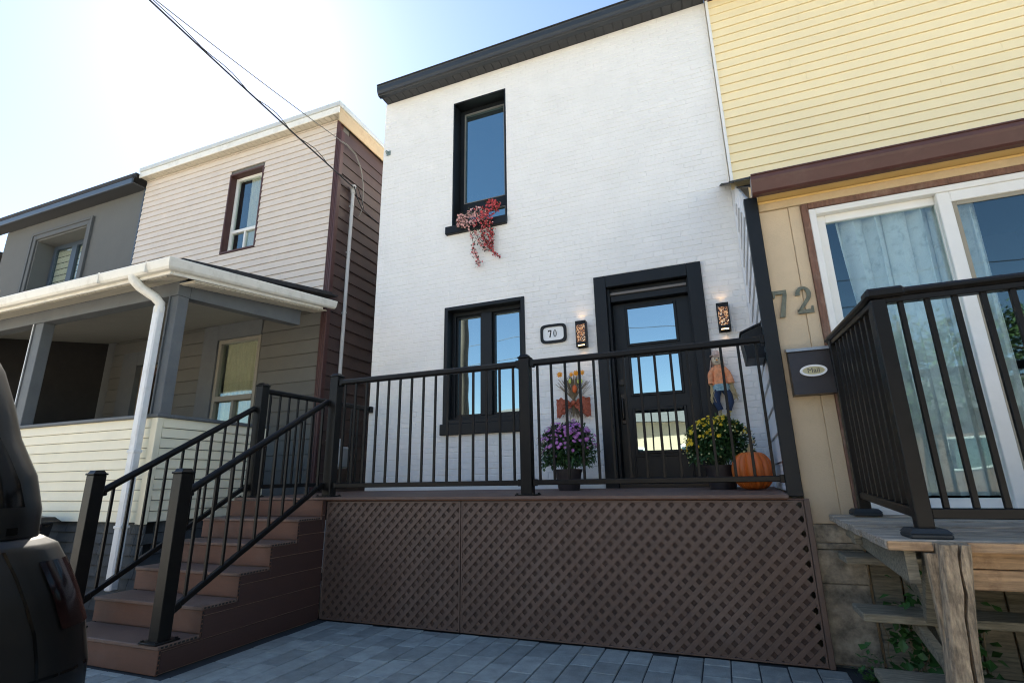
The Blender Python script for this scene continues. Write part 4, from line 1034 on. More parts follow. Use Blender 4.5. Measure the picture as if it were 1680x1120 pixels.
# railing of 72
r72 = root('deck_railing', (.77, 2.85, .85), 'heavy black railing around the weathered deck of number 72', 'railing')
def post72(x_, y_, z0, z1):
    p = build('post', MB().box(x_ - .031, x_ + .031, y_ - .031, y_ + .031, z0, z1, .004), rail_black, r72)
    t = MB().box(x_ - .075, x_ + .075, y_ - .075, y_ + .075, z0, z0 + .022, .006)
    build('base_skirt', t.hexa([(x_ - .075, y_ - .075, z0 + .022), (x_ + .075, y_ - .075, z0 + .022), (x_ + .075, y_ + .075, z0 + .022), (x_ - .075, y_ + .075, z0 + .022), (x_ - .06, y_ - .06, z0 + .04), (x_ + .06, y_ - .06, z0 + .04), (x_ + .06, y_ + .06, z0 + .04), (x_ - .06, y_ + .06, z0 + .04)]), M('dark_rubber_skirt', (0.016, 0.02, 0.022), 0.6), p)
fy = 2.83; cx_ = .785
post72(cx_, fy, dz(fy), 1.92); post72(.79, 3.87, dz(3.87), 1.98); post72(2.6, fy, dz(fy), 1.92)
def railcap(p0, p1, wd=.082, ht=.04): return MB().bar(p0, p1, wd, ht, .014)
build('top_rail', railcap((cx_ - .04, fy, 1.945), (4.4, fy, 1.945)).bar((cx_, fy, 1.912), (4.4, fy, 1.912), .045, .028, .003), rail_black, r72)
build('top_rail', railcap((cx_ - .0005, fy + .035, 1.9455), (.79, 3.95, 2.0)).bar((cx_, fy + .03, 1.913), (.79, 3.95, 1.967), .045, .028, .003), rail_black, r72)
build('corner_cap', MB().box(cx_ - .05, cx_ + .11, fy - .05, fy + .05, 1.922, 1.972, .012), rail_black, r72)
build('bottom_rail', MB().box(cx_ + .031, 4.4, fy - .02, fy + .02, .925, .968, .004), rail_black, r72)
build('bottom_rail', MB().bar((cx_, fy + .031, .945), (.79, 3.95, 1.0), .04, .042, .004), rail_black, r72)
for k in range(26):
    xx = cx_ + .092 + k * .1045
    build('baluster', MB().box(xx - .011, xx + .011, fy - .011, fy + .011, .968, 1.90, .002), rail_black, r72)
for k in range(9):
    yy = fy + .115 + k * .102; u = (yy - fy) / 1.12
    build('baluster', MB().box(.787 - .011, .787 + .011, yy - .011, yy + .011, .965 + .055 * u, 1.90 + .055 * u, .002), rail_black, r72)

# ivy and weeds under the steps
def rdir(): 
    v = Vector((random.gauss(0, 1), random.gauss(0, 1), random.gauss(0, 1))); return v.normalized()
iv = root('ivy_plant', (1.0, 3.6, 0), 'green leafy ivy growing under the old wooden steps', 'plant')
t = MB(); st_ = MB()
for k in range(420):
    p = Vector((1.0 + random.gauss(0, .11), 3.74 + random.uniform(-.10, .12), max(.03, .22 + random.gauss(0, .15))))
    t.leaf(p, (random.gauss(0, .7), -1 + random.random(), random.gauss(0, .5)), (0, -.3, 1), random.uniform(.04, .07), random.uniform(.035, .06), .2)
for k in range(10):
    p = Vector((.95 + random.gauss(0, .12), 3.75, 0)); q = [p]
    for j_ in range(5): p = p + Vector((random.gauss(0, .03), random.gauss(0, .015), .08)); q.append(p)
    st_.tube(q, .0035, 4)
build('leaves', t, leaf2_m, iv, kind='stuff'); build('stems', st_, twine_m, iv, kind='stuff')
t = MB()
for k in range(90):
    p = Vector((.66 + random.gauss(0, .04), 3.75 + random.gauss(0, .05), max(.012, random.uniform(.01, .13) * (k % 3) / 2)))
    t.leaf(p, (random.gauss(0, .7), random.gauss(0, .7), .5), (0, 0, 1), random.uniform(.025, .045), random.uniform(.02, .03), .2)
build('weed_clump', t, leaf2_m, kind='stuff', label='small green weed at the foot of the weathered hardboard', cat='weed')
t = MB()
for k in range(500):
    p = Vector((random.uniform(.74, .95), random.uniform(3.2, 3.95), .012)); r_ = random.uniform(.004, .012)
    t.box(p.x - r_, p.x + r_, p.y - r_ * .8, p.y + r_ * .8, p.z - .004, p.z + r_ * .7, r_ * .4)
build('gravel', t, concrete_m, kind='stuff', label='loose gravel on soil beside the paver edge', cat='gravel')

# ================================================================== DECORATIONS ON THE WHITE HOUSE
# number plaque
def rrect(cx, cz, hw, hh, N=10, bulge=.0):
    out = []
    for i in range(4 * N):
        t_ = 2 * math.pi * (i + .5) / (4 * N); c_, s_ = math.cos(t_), math.sin(t_); e = 2 / 5.2
        out.append((cx + hw * math.copysign(abs(c_) ** e, c_), cz + hh * math.copysign(abs(s_) ** e, s_)))
    return out
pq = root('number_plaque', (-1.67, D - .02, 2.67), 'white oblong house number plaque reading 70 in a black frame', 'sign')
build('face', MB().prism(rrect(-1.672, 2.79, .145, .098), D - .016, D - .003), plaque_m, pq)
build('frame', MB().ring(rrect(-1.672, 2.79, .160, .116), rrect(-1.672, 2.79, .128, .084), D - .028, D - .003), black_trim, pq)
build('number', digit(digit(MB(), '7', -1.737, 2.748, .088, D - .0195, D - .0158, .75), '0', -1.672, 2.748, .088, D - .0195, D - .0158, .72), black_trim, pq)
# sconces with speckled glass, lit from inside
sg = bpy.data.materials.new('speckled_amber_glass'); sg.use_nodes = True
t_ = sg.node_tree; b_ = t_.nodes['Principled BSDF']; vo = t_.nodes.new('ShaderNodeTexVoronoi'); vo.inputs['Scale'].default_value = 95
ge = t_.nodes.new('ShaderNodeNewGeometry'); cr_ = t_.nodes.new('ShaderNodeValToRGB'); t_.links.new(ge.outputs['Position'], vo.inputs['Vector'])
sp_ = t_.nodes.new('ShaderNodeSeparateColor'); t_.links.new(vo.outputs['Color'], sp_.inputs[0]); t_.links.new(sp_.outputs[0], cr_.inputs[0])
el = cr_.color_ramp.elements; el[0].color = (.03, .015, .008, 1); el[1].color = (.85, .68, .45, 1); el[1].position = .95
for pos, c_ in ((.35, (.10, .04, .015, 1)), (.55, (.42, .17, .05, 1)), (.75, (.60, .32, .14, 1))):
    e_ = cr_.color_ramp.elements.new(pos); e_.color = c_
cr_.color_ramp.interpolation = 'CONSTANT'
t_.links.new(cr_.outputs[0], b_.inputs['Base Color']); t_.links.new(cr_.outputs[0], b_.inputs['Emission Color']); b_.inputs['Emission Strength'].default_value = .09
b_.inputs['Roughness'].default_value = .25
glow = M('lamp_glow', (.9, .7, .4), .5, emit=(1.0, .62, .25), es=1.6)
for (x0, x1, z0, z1, lab) in ((-1.385, -1.262, 2.575, 2.885, 'black wall sconce with amber speckled glass next to the number plaque'),
                              (.138, .258, 2.578, 2.882, 'black wall sconce with amber speckled glass above the black mailbox')):
    s_ = root('wall_sconce', ((x0 + x1) / 2, D - .05, z0), lab, 'wall lamp', 'lit sconces beside the front door')
    hb = MB().box(x0, x0 + .012, D - .095, D - .004, z0, z1, .002).box(x1 - .012, x1, D - .095, D - .004, z0, z1, .002)
    hb.box(x0 + .0121, x1 - .0121, D - .0945, D - .004, z1 - .045, z1 - .03, .002).box(x0 + .0121, x1 - .0121, D - .0945, D - .085, z0 + .0, z0 + .06, .002).box(x0 + .0121, x1 - .0121, D - .0945, D - .088, z1 - .0299, z1, .002).box(x0 + .0121, x1 - .0121, D - .018, D - .004, z0, z1 - .05, .002)
    build('housing', hb, black_trim, s_)
    build('glass_panel', MB().box(x0 + .0125, x1 - .0125, D - .093, D - .086, z0 + .0605, z1 - .0455), sg, s_)
    build('lamp_slot', MB().box(x0 + .024, x1 - .024, D - .0965, D - .0945, z0 + .012, z0 + .022), glow, s_)
    build('bulb', MB().ball(((x0 + x1) / 2, D - .05, z0 + .12), .022, 10, 8), glow, s_)
    for zz, rx in ((z0 - .005, 0), (z1 + .005, R(180))):
        ld = bpy.data.lights.new('sconce_light', 'SPOT'); ld.energy = 0.10; ld.color = (1, .60, .28); ld.spot_size = R(95); ld.spot_blend = .8; ld.shadow_soft_size = .02
        lo = bpy.data.objects.new('sconce_light', ld); col.objects.link(lo); lo.parent = s_
        lo.location = Vector(((x0 + x1) / 2, D - .06, zz)) - WO[s_.name]; lo.rotation_euler = (rx + R(12 if rx == 0 else -12), 0, 0)
# mailbox of 70
mb7 = root('mailbox', (.30, D - .9, 2.1), 'black slant top mailbox on the white privacy wall', 'mailbox')
ya, yb_ = 4.30, 4.62
xw = wx(4.4) - .016
build('box', MB().hexa([(xw - .13, ya, 2.00), (xw, ya, 2.00), (xw, yb_, 2.00), (xw - .13, yb_, 2.00), (xw - .15, ya, 2.20), (xw, ya, 2.26), (xw, yb_, 2.26), (xw - .15, yb_, 2.20)]), black_trim, mb7)
build('lid', MB().hexa([(xw - .16, ya - .01, 2.204), (xw - .001, ya - .01, 2.263), (xw - .001, yb_ + .01, 2.263), (xw - .16, yb_ + .01, 2.204), (xw - .16, ya - .01, 2.216), (xw - .001, ya - .01, 2.279), (xw - .001, yb_ + .01, 2.279), (xw - .16, yb_ + .01, 2.216)]), black_trim, mb7)
build('back_plate', MB().box(xw + .0, xw + .008, ya + .02, yb_ - .02, 1.98, 2.30, .002), black_trim, mb7)

# trailing blossoms on the upper sill
ga = root('flower_garland', (-2.76, D - .06, 4.36), 'pink and red trailing flower garland hanging over the upper window sill', 'flowers')
gp, gr, gl, gs = MB(), MB(), MB(), MB()
def blossom(mb, p, r_):
    n_ = 5; ph = random.random() * 6
    ax = Vector((random.gauss(0, .5), -1, random.gauss(0, .5))).normalized(); a = ax.orthogonal().normalized(); b = ax.cross(a)
    for k in range(n_):
        t_ = ph + 2 * math.pi * k / n_; d = a * math.cos(t_) + b * math.sin(t_)
        mb.leaf(p, d + ax * .5, ax, r_, r_ * .8, .25)
def garland_pt(p, redness, r_=.017):
    if random.random() < .62: blossom(gr if random.random() < redness else gp, p, r_ * random.uniform(.8, 1.25))
    if random.random() < .85: gl.leaf(p + rdir() * .015, rdir() + Vector((0, -.6, 0)), (0, 0, 1), .03, .018)
yg = D - .085
for k in range(760):      # mass along the sill
    u = random.random(); X = -2.93 + u * .60; 
    top = 4.56 + .07 * math.sin(u * 3.1) + (.10 if u > .7 else 0); bot = 4.40 - .02 * math.sin(u * 5) + (.10 if u > .85 else 0)
    garland_pt(Vector((X, yg + random.uniform(-.05, .05), random.uniform(bot, top))), min(.95, max(.03, (u - .38) * 2.4)))
strands = [((-2.86, 4.40), (-2.80, 4.15), (-2.78, 4.0), (-2.72, 3.88), (-2.72, 3.80)), ((-2.78, 4.36), (-2.74, 4.22), (-2.68, 4.10), (-2.64, 4.06), (-2.62, 4.0)),
           ((-2.66, 4.40), (-2.66, 4.28), (-2.64, 4.17), (-2.60, 4.12), (-2.60, 4.08)), ((-2.55, 4.42), (-2.52, 4.25), (-2.52, 4.10), (-2.54, 3.98), (-2.42, 3.87)), ((-2.60, 4.40), (-2.58, 4.30), (-2.55, 4.22), (-2.55, 4.1), (-2.56, 4.02))]
for si, S_ in enumerate(strands):
    P_ = [Vector((a + .09, D - .075 + .02 * (i > 0), b)) for i, (a, b) in enumerate(S_)]
    gs.tube(P_, .004, 5)
    for i in range(len(P_) - 1):
        for k in range(26):
            garland_pt(P_[i].lerp(P_[i + 1], random.random()) + Vector((random.gauss(0, .016), random.uniform(-.03, .01), random.gauss(0, .012))), [.25, .15, .85, .9, .9][si], .015)
build('pink_blossoms', gp, pink_m, ga, kind='stuff'); build('red_blossoms', gr, red_m, ga, kind='stuff'); build('leaves', gl, darkleaf_m, ga, kind='stuff'); build('stems', gs, darkleaf_m, ga, kind='stuff')

# potted mums
def mum(name, cx, cy, z0, lab, petal, rw, rh, zc, potr, poth, nflow, nleaf, flower_zone, centre=None, buds=0, bigr=.02):
    r_ = root(name, (cx, cy, z0), lab, 'potted plant')
    prof = [(.001, 0), (potr * .78, 0), (potr * .8, .01), (potr * .98, poth - .03), (potr * 1.04, poth - .03), (potr * 1.06, poth), (potr * .96, poth), (potr * .9, poth - .04), (.001, poth - .04)]
    build('pot', MB().lathe(prof, (cx, cy, z0), 28), pot_m, r_)
    lf, fl, ce, bd, sm_ = MB(), MB(), MB(), MB(), MB()
    c0 = Vector((cx, cy, z0 + zc))
    def surf(jit=.0):
        d = rdir()
        if d.z < -.55: d.z = -d.z
        k = (1 + random.gauss(0, .07)) * (1 + .10 * math.sin(d.x * 7 + d.y * 5) * math.cos(d.z * 6))
        return d, c0 + Vector((d.x * rw * k, d.y * rw * k * .9, d.z * rh * k))
    for k in range(nleaf):
        d, p = surf(); p = c0 + (p - c0) * (random.random() ** .35)
        lf.leaf(p, d + rdir() * .9, (0, 0, 1), random.uniform(.03, .052), random.uniform(.018, .030), .2)
    for k in range(60):
        d, p = surf(); sm_.tube([(cx + d.x * .05, cy + d.y * .05, z0 + poth - .03), c0 + (p - c0) * .55, p], .0025, 4)
    cnt = 0; tries = 0
    while cnt < nflow and tries < 6000:
        tries += 1
        d, p = surf()
        if not flower_zone(d): continue
        cnt += 1
        p = p + d * .012; a = (d + Vector((0, -.3, .2))).normalized(); u_ = a.orthogonal().normalized(); v_ = a.cross(u_)
        rr = bigr * random.uniform(.75, 1.25)
        for q in range(8):
            t = 2 * math.pi * q / 8 + random.random() * .3; e = u_ * math.cos(t) + v_ * math.sin(t)
            fl.leaf(p, e + a * .35, a, rr, rr * .55, .15)
        (ce if centre else fl).ball(p + a * rr * .15, rr * .32, 6, 4)
    for k in range(buds):
        d, p = surf(); bd.ball(p + d * .015, random.uniform(.005, .009), 6, 4)
    build('foliage', lf, leaf_m, r_, kind='stuff'); build('stems', sm_, leaf_m, r_, kind='stuff'); build('blooms', fl, petal, r_, kind='stuff')
    if centre: build('bloom_centres', ce, centre, r_, kind='stuff')
    if buds: build('buds', bd, bud_m, r_, kind='stuff')
mum('purple_mum', -1.40, 5.05, 1.016, 'purple chrysanthemum in a brown pot below the straw bouquet', purple_m, .265, .262, .37, .13, .20, 430, 5200, lambda d: d.z > .12 + random.gauss(0, .16), purple_c, 0, .0205)
mum('yellow_mum', .0, 4.98, 1.016, 'yellow chrysanthemum in a brown pot beside the pumpkin', yellow_m, .265, .235, .36, .135, .20, 150, 5600, lambda d: d.z > .38 + random.gauss(0, .2) + .25 * d.x, None, 220, .0225)
# pumpkin
pk = root('pumpkin', (.235, 4.72, 1.016), 'ribbed orange pumpkin with a curled dry stem on the deck', 'pumpkin')
V, F = [], []; NS, NT = 130, 24
for j in range(NT + 1):
    t = math.pi * j / NT
    for i in range(NS):
        a = 2 * math.pi * i / NS; rib = 1 - .13 * abs(math.cos(a * 6.5)) ** 6 * math.sin(t) ** .6
        rr = .158 * math.sin(t) ** .82 * rib; zz = .160 * (-math.cos(t)) * (1 - .10 * math.exp(-(math.sin(t) / .35) ** 2))
        V.append((.235 + rr * math.cos(a), 4.72 + rr * math.sin(a), 1.016 + .146 + zz))
for j in range(NT):
    for i in range(NS): F.append((j * NS + i, j * NS + (i + 1) % NS, (j + 1) * NS + (i + 1) % NS, (j + 1) * NS + i))
t = MB().add(V, F); t.smooth = True; build('shell', t, pumpkin_m, pk)
build('stalk', MB().tube([(.235, 4.72, 1.295), (.232, 4.715, 1.33), (.238, 4.71, 1.365), (.255, 4.705, 1.388), (.278, 4.70, 1.392)], [.024, .016, .014, .013, .016], 9), stem_m, pk)

# straw bouquet with burlap bow
bq = root('straw_bouquet', (-1.45, D - .06, 1.70), 'dried straw bouquet with orange flowers and red burlap bow on the white wall', 'decoration')
kx, kz, ky = -1.455, 1.985, D - .055
t = MB()
for k in range(70):
    a = random.gauss(0, .33); l = random.uniform(.20, .30)
    t.tube([(kx + random.gauss(0, .008), ky + random.uniform(-.02, .02), kz), (kx + math.sin(a) * l * .5, ky - .02 + random.uniform(-.02, .02), kz + math.cos(a) * l * .5), (kx + math.sin(a) * l * 1.02, ky - .02 + random.uniform(-.03, .02), kz + math.cos(a) * l)], .0035, 4)
for k in range(60):
    a = random.gauss(0, .55); l = random.uniform(.12, .26)
    t.tube([(kx, ky, kz), (kx + math.sin(a) * l, ky + random.uniform(-.03, .02), kz - math.cos(a) * l)], .003, 4)
for k in range(12):
    a = random.uniform(.7, 2.0); t.tube([(kx + .08, ky, kz + .02), (kx + .08 + math.sin(a) * random.uniform(.1, .22), ky - .02, kz + .05 + math.cos(a) * .2)], .0012, 4)
build('stalks', t, twine_m, bq, kind='stuff')
for (dx, dz_, m_, r_) in ((-.135, .285, orange_m, .042), (.055, .285, orange_m, .042), (.125, .285, orange_m, .036), (.0, .275, orange_m, .030)):
    f = MB(); c_ = Vector((kx + dx, ky - .05, kz + dz_))
    for q in range(9):
        a = 2 * math.pi * q / 9; f.leaf(c_, (math.cos(a), -.25, math.sin(a)), (0, -1, 0), r_, r_ * .42, .1)
    f.ball(c_ + Vector((0, -.005, 0)), r_ * .38, 8, 6); build('orange_flower', f, m_, bq)
f = MB(); 
V, F = [], []
for i in range(20):
    a = 2 * math.pi * i / 20
    for j in range(8):
        b = 2 * math.pi * j / 8; rr = .022 + .010 * math.cos(b); V.append((kx + .095 + rr * math.cos(a), ky - .05 + .008 * math.sin(b), kz + .19 + rr * math.sin(a)))
for i in range(20):
    for j in range(8): F.append((i * 8 + j, ((i + 1) % 20) * 8 + j, ((i + 1) % 20) * 8 + (j + 1) % 8, i * 8 + (j + 1) % 8))
f.add(V, F); f.smooth = True; build('lime_rosette', f, lime_m, bq)
f = MB().ball((kx + .03, ky - .05, kz + .11), .028, 10, 8, (1, 1, 1.6)); build('red_bud', f, orange2_m, bq)
f = MB().ball((kx - .02, ky - .05, kz + .20), .016, 10, 8, (1, 1, 1.8)); build('lime_bud', f, lime_m, bq)
# bow: two gathered loops
bw = MB(); V, F = [], []
for sg_ in (-1, 1):
    base = len(V); NU, NV = 16, 9
    for i in range(NU + 1):
        u = i / NU
        for j in range(NV):
            v = j / (NV - 1) - .5
            spread = .03 + .16 * math.sin(min(1, u * 1.15) * math.pi * .52)
            V.append((kx + sg_ * (.01 + .185 * u), ky - .02 - .05 * math.sin(u * math.pi) + .010 * math.sin(v * 28 + u * 4), kz - .055 + v * spread * 1.1 - .05 * u + .010 * math.sin(u * 18 + v * 6)))
    for i in range(NU):
        for j in range(NV - 1): F.append((base + i * NV + j, base + (i + 1) * NV + j, base + (i + 1) * NV + j + 1, base + i * NV + j + 1))
bw.add(V, F); bw.smooth = True; build('bow', bw, burlap_red, bq)
build('knot', MB().ball((kx, ky - .03, kz - .04), .028, 10, 8), burlap_red, bq)

# scarecrow doll
sc = root('scarecrow_doll', (.08, D - .07, 1.66), 'cloth scarecrow doll in orange shirt and blue trousers hanging by the door', 'doll')
sx0, sy0 = .085, D - .075
build('head', MB().ball((sx0 - .005, sy0 - .01, 2.275), .050, 16, 12, (1, .9, 1.15)), sack_m, sc)
hr = MB()
for k in range(110):
    a = random.uniform(0, 2 * math.pi); r_ = .052
    if math.sin(a) < -.35: continue
    l = random.uniform(.10, .17)
    hr.tube([(sx0 - .005 + r_ * .6 * math.cos(a), sy0 - .01 + r_ * .5 * math.sin(a), 2.325), (sx0 - .005 + r_ * 1.15 * math.cos(a), sy0 - .01 + r_ * math.sin(a), 2.27), (sx0 - .008 + r_ * 1.4 * math.cos(a), sy0 - .01 + r_ * math.sin(a), 2.30 - l)], .004, 4)
for k in range(14): hr.tube([(sx0 - .03 + k * .004, sy0 - .045, 2.325), (sx0 - .035 + k * .005, sy0 - .058, 2.30)], .004, 4)
build('hair', hr, hair_m, sc)
build('hat', MB().lathe([(.001, .055), (.028, .05), (.04, .02), (.046, .0), (.062, -.008), (.064, -.004), (.045, .008)], (sx0 - .008, sy0 - .005, 2.325), 18), hair_m, sc)
fc = MB().ball((sx0 - .022, sy0 - .054, 2.285), .006, 8, 6).ball((sx0 + .012, sy0 - .054, 2.285), .006, 8, 6).tube([(sx0 - .022, sy0 - .052, 2.25), (sx0 - .005, sy0 - .056, 2.244), (sx0 + .012, sy0 - .052, 2.25)], .002, 5)
build('face', fc, black_trim, sc); build('nose', MB().ball((sx0 - .005, sy0 - .058, 2.268), .008, 8, 6), orange_m, sc)
tr_ = MB(); V, F = [], []
for j, (zz, rx_, ry_) in enumerate(((2.225, .025, .022), (2.21, .045, .032), (2.18, .060, .040), (2.12, .060, .042), (2.06, .066, .045), (2.015, .076, .047))):
    for i in range(18):
        a = 2 * math.pi * i / 18; k = 1 + .06 * math.sin(a * 6 + j); V.append((sx0 + rx_ * k * math.cos(a), sy0 + ry_ * k * math.sin(a), zz))
for j in range(5):
    for i in range(18): F.append((j * 18 + i, j * 18 + (i + 1) % 18, (j + 1) * 18 + (i + 1) % 18, (j + 1) * 18 + i))
tr_.add(V, F); tr_.smooth = True; tr_.tube([(sx0 - .045, sy0, 2.195), (sx0 - .078, sy0 - .005, 2.14), (sx0 - .090, sy0 - .012, 2.07), (sx0 - .088, sy0 - .015, 2.03)], [.026, .028, .031, .034], 10); tr_.tube([(sx0 + .045, sy0, 2.195), (sx0 + .082, sy0 - .005, 2.14), (sx0 + .100, sy0 - .012, 2.07), (sx0 + .104, sy0 - .015, 2.03)], [.026, .028, .031, .034], 10)
build('shirt', tr_, shirt_m, sc)
V, F = [], []
for j, (zz, rx_) in enumerate(((2.025, .074), (2.0, .080), (1.955, .086))):
    for i in range(24):
        a = 2 * math.pi * i / 24; k = 1 + .07 * math.sin(a * 7 + j); V.append((sx0 + .005 + rx_ * k * math.cos(a), sy0 + .05 * k * math.sin(a), zz))
for j in range(2):
    for i in range(24): F.append((j * 24 + i, j * 24 + (i + 1) % 24, (j + 1) * 24 + (i + 1) % 24, (j + 1) * 24 + i))
t = MB().add(V, F); t.smooth = True; build('hem', t, hem_m, sc)
t = MB().tube([(sx0 - .026, sy0, 1.985), (sx0 - .046, sy0 - .005, 1.91), (sx0 - .052, sy0 - .01, 1.84), (sx0 - .024, sy0 - .005, 1.765)], [.042, .036, .034, .029], 12)
t.tube([(sx0 + .030, sy0, 1.985), (sx0 + .070, sy0 - .005, 1.91), (sx0 + .078, sy0 - .01, 1.84), (sx0 + .048, sy0 - .005, 1.76)], [.042, .036, .034, .029], 12)
build('trousers', t, jean_m, sc)
t = MB()
for (bx, bz, ex, ez) in ((-.088, 2.03, -.07, 1.86), (.104, 2.03, .125, 1.88), (-.03, 1.775, -.035, 1.65), (.055, 1.77, .03, 1.64)):
    for k in range(22):
        t.tube([(sx0 + bx + random.gauss(0, .010), sy0 - .01 + random.gauss(0, .008), bz), (sx0 + (bx + ex) / 2 + random.gauss(0, .014), sy0 - .015 + random.gauss(0, .01), (bz + ez) / 2), (sx0 + ex + random.gauss(0, .022), sy0 - .02 + random.gauss(0, .014), ez + random.uniform(-.03, .03))], .003, 4)
build('straw_limbs', t, straw_m, sc, kind='stuff')
build('hanger', MB().tube([(sx0, sy0, 2.37), (sx0, D - .002, 2.45)], .002, 4), twine_m, sc)

# ================================================================== BIN AND CAR
bn = root('wheelie_bin', (-6.35, 3.05, 0), 'black plastic wheelie bin in front of the ivory half wall', 'bin')
bx0, by0 = -6.45, 3.05
build('body', MB().hexa([(bx0 - .20, by0 - .20, .05), (bx0 + .20, by0 - .20, .05), (bx0 + .20, by0 + .20, .05), (bx0 - .20, by0 + .20, .05), (bx0 - .27, by0 - .27, .80), (bx0 + .27, by0 - .27, .80), (bx0 + .27, by0 + .27, .80), (bx0 - .27, by0 + .27, .80)]), bin_m, bn)
build('lid', MB().hexa([(bx0 - .30, by0 - .30, .80), (bx0 + .34, by0 - .30, .80), (bx0 + .34, by0 + .30, .80), (bx0 - .30, by0 + .30, .80), (bx0 - .26, by0 - .25, .865), (bx0 + .31, by0 - .25, .845), (bx0 + .31, by0 + .25, .845), (bx0 - .26, by0 + .25, .865)]), bin_m, bn)
build('handle', MB().tube([(bx0 + .30, by0 - .2, .77), (bx0 + .37, by0 - .2, .80), (bx0 + .37, by0 + .2, .80), (bx0 + .30, by0 + .2, .77)], .016, 8), bin_m, bn)
for s_ in (-1, 1): build('wheel', MB().tube([(bx0 + .16, by0 + s_ * .21, .10), (bx0 + .16, by0 + s_ * .26, .10)], .10, 18), rubber_m, bn)

# parked car: tail towards the house, flank towards the photographer
car = root('parked_car', (-2.65, -1.1, 0), 'black hatchback car parked beside the steps', 'car')
CX, HW = -2.70, .90
# rows of (height, tail y, relative half width, nose y)
LOW = [(.25, 1.16, .93, -3.1), (.32, 1.215, .965, -3.2), (.45, 1.24, .985, -3.28), (.60, 1.225, 1.0, -3.28), (.72, 1.195, 1.0, -3.22), (.82, 1.155, .995, -3.05), (.90, 1.12, .98, -2.75), (.95, 1.095, .965, -2.4), (.972, 1.06, .945, -2.1), (.978, .9, .8, -1.9)]
GRN = [(.975, 1.05, .945, -2.2), (1.05, 1.045, .942, -2.1), (1.15, 1.02, .93, -1.96), (1.26, .965, .915, -1.80), (1.36, .935, .90, -1.65), (1.46, .90, .88, -1.48), (1.54, .86, .85, -1.3), (1.59, .80, .80, -1.1), (1.62, .70, .72, -.9), (1.64, .48, .5, -.7)]
CR = .22
def car_rows(prof, n=4):
    out = []
    for a, b in zip(prof[:-1], prof[1:]):
        for k in range(n): out.append(tuple(a[q] + (b[q] - a[q]) * k / n for q in range(4)))
    return out + [prof[-1]]
DD = [0, .006, .02, .045, .08, .12, .165, CR, .45, .8, 1.2, 1.6]
def car_ring(row, off=0.0):
    z_, yr, wz, yf = row; mid = (yr + yf) / 2; pts = []
    wd_ = HW * wz
    def half(yend, sg):
        q = []
        for d in DD:
            d2 = min(d, abs(yend - mid)); k = 1 if d2 >= CR else math.sqrt(max(0, 1 - (1 - d2 / CR) ** 2))
            q.append((wd_ - CR + CR * k + off, yend - sg * d2 + sg * off * (1 - min(1, d2 / CR))))
        return q
    a, b = half(yr, 1), half(yf, -1)
    right = a + list(reversed(b)); left = list(reversed([(-x_, y_) for x_, y_ in right]))
    return [(CX + x_, y_, z_) for x_, y_ in right + left]
def shell(name, prof, mat):
    rows = car_rows(prof); V = []; F = []
    for row in rows: V += car_ring(row)
    n = len(car_ring(rows[0]))
    for i in range(len(rows) - 1):
        for k in range(n): F.append((i * n + k, i * n + (k + 1) % n, (i + 1) * n + (k + 1) % n, (i + 1) * n + k))
    F += [tuple(reversed(range(n))), tuple(range(len(V) - n, len(V)))]
    t = MB().add(V, F); t.smooth = True
    return build(name, t, mat, car)
shell('body', LOW, car_paint); cabin = shell('cabin', GRN, car_paint)
def lerp_row(prof, z_):
    for a, b in zip(prof[:-1], prof[1:]):
        if a[0] <= z_ <= b[0]:
            t = (z_ - a[0]) / (b[0] - a[0]); return tuple(a[q] + (b[q] - a[q]) * t for q in range(4))
def car_surf(prof, z_, d, sg, off):
    z2, yr, wz, yf = lerp_row(prof, z_); k = 1 if d >= CR else math.sqrt(max(0, 1 - (1 - d / CR) ** 2))
    nx = k; ny = math.sqrt(max(0, 1 - k * k))
    return (CX + sg * (HW * wz - CR + CR * k + off * nx), yr - d + off * ny, z_)
def patch(name, prof, za, zb, da, db, sg, mat, parent, nz=6, nd=10, off=.003, slant=0.0):
    V, F = [], []
    for i in range(nz + 1):
        z_ = za + (zb - za) * i / nz
        for k in range(nd + 1):
            d = da + (db - da) * k / nd + slant * i / nz * (1 - k / nd); V.append(car_surf(prof, z_, d, sg, off))
    for i in range(nz):
        for k in range(nd): F.append((i * (nd + 1) + k, i * (nd + 1) + k + 1, (i + 1) * (nd + 1) + k + 1, (i + 1) * (nd + 1) + k))
    t = MB().add(V, F); t.smooth = True
    return build(name, t, mat, parent)
for s_ in (-1, 1):
    patch('quarter_window', GRN, 1.06, 1.47, .115, .62, s_, car_glass, cabin, off=.003, slant=.03)
    patch('side_window', GRN, 1.06, 1.49, .66, 1.45, s_, car_glass, cabin, 6, 4)
    patch('side_window', GRN, 1.06, 1.47, 1.52, 2.35, s_, car_glass, cabin, 6, 4)
    patch('tail_light', LOW, .72, .91, .035, .15, s_, lamp_red, car, 6, 8, .004)
    patch('shut_line', LOW, .50, .945, .215, .223, s_, car_glass, car, 6, 1, .002)
    patch('bumper_line', LOW, .60, .608, .0, 1.0, s_, car_glass, car, 1, 16, .002)
    patch('belt_trim', GRN, .985, 1.005, .02, 2.4, s_, car_glass, car, 1, 20, .004)
    for yy in (.30, -2.35):
        wl = build('wheel', MB().tube([(CX + s_ * (HW - .20), yy, .32), (CX + s_ * (HW + .008), yy, .32)], .32, 36), rubber_m, car)
        rm = MB().tube([(CX + s_ * (HW + .0085), yy, .32), (CX + s_ * (HW + .012), yy, .32)], .20, 30)
        for k in range(6):
            a = k * math.pi / 3; rm.bar((CX + s_ * (HW + .014), yy, .32), (CX + s_ * (HW + .014), yy + .2 * math.cos(a), .32 + .2 * math.sin(a)), .05, .012, .003, up=(1, 0, 0))
        build('rim', rm, alloy_m, wl)
    patch('door_handle', LOW, .84, .87, 1.5, 1.68, s_, car_paint, car, 1, 2, .02)
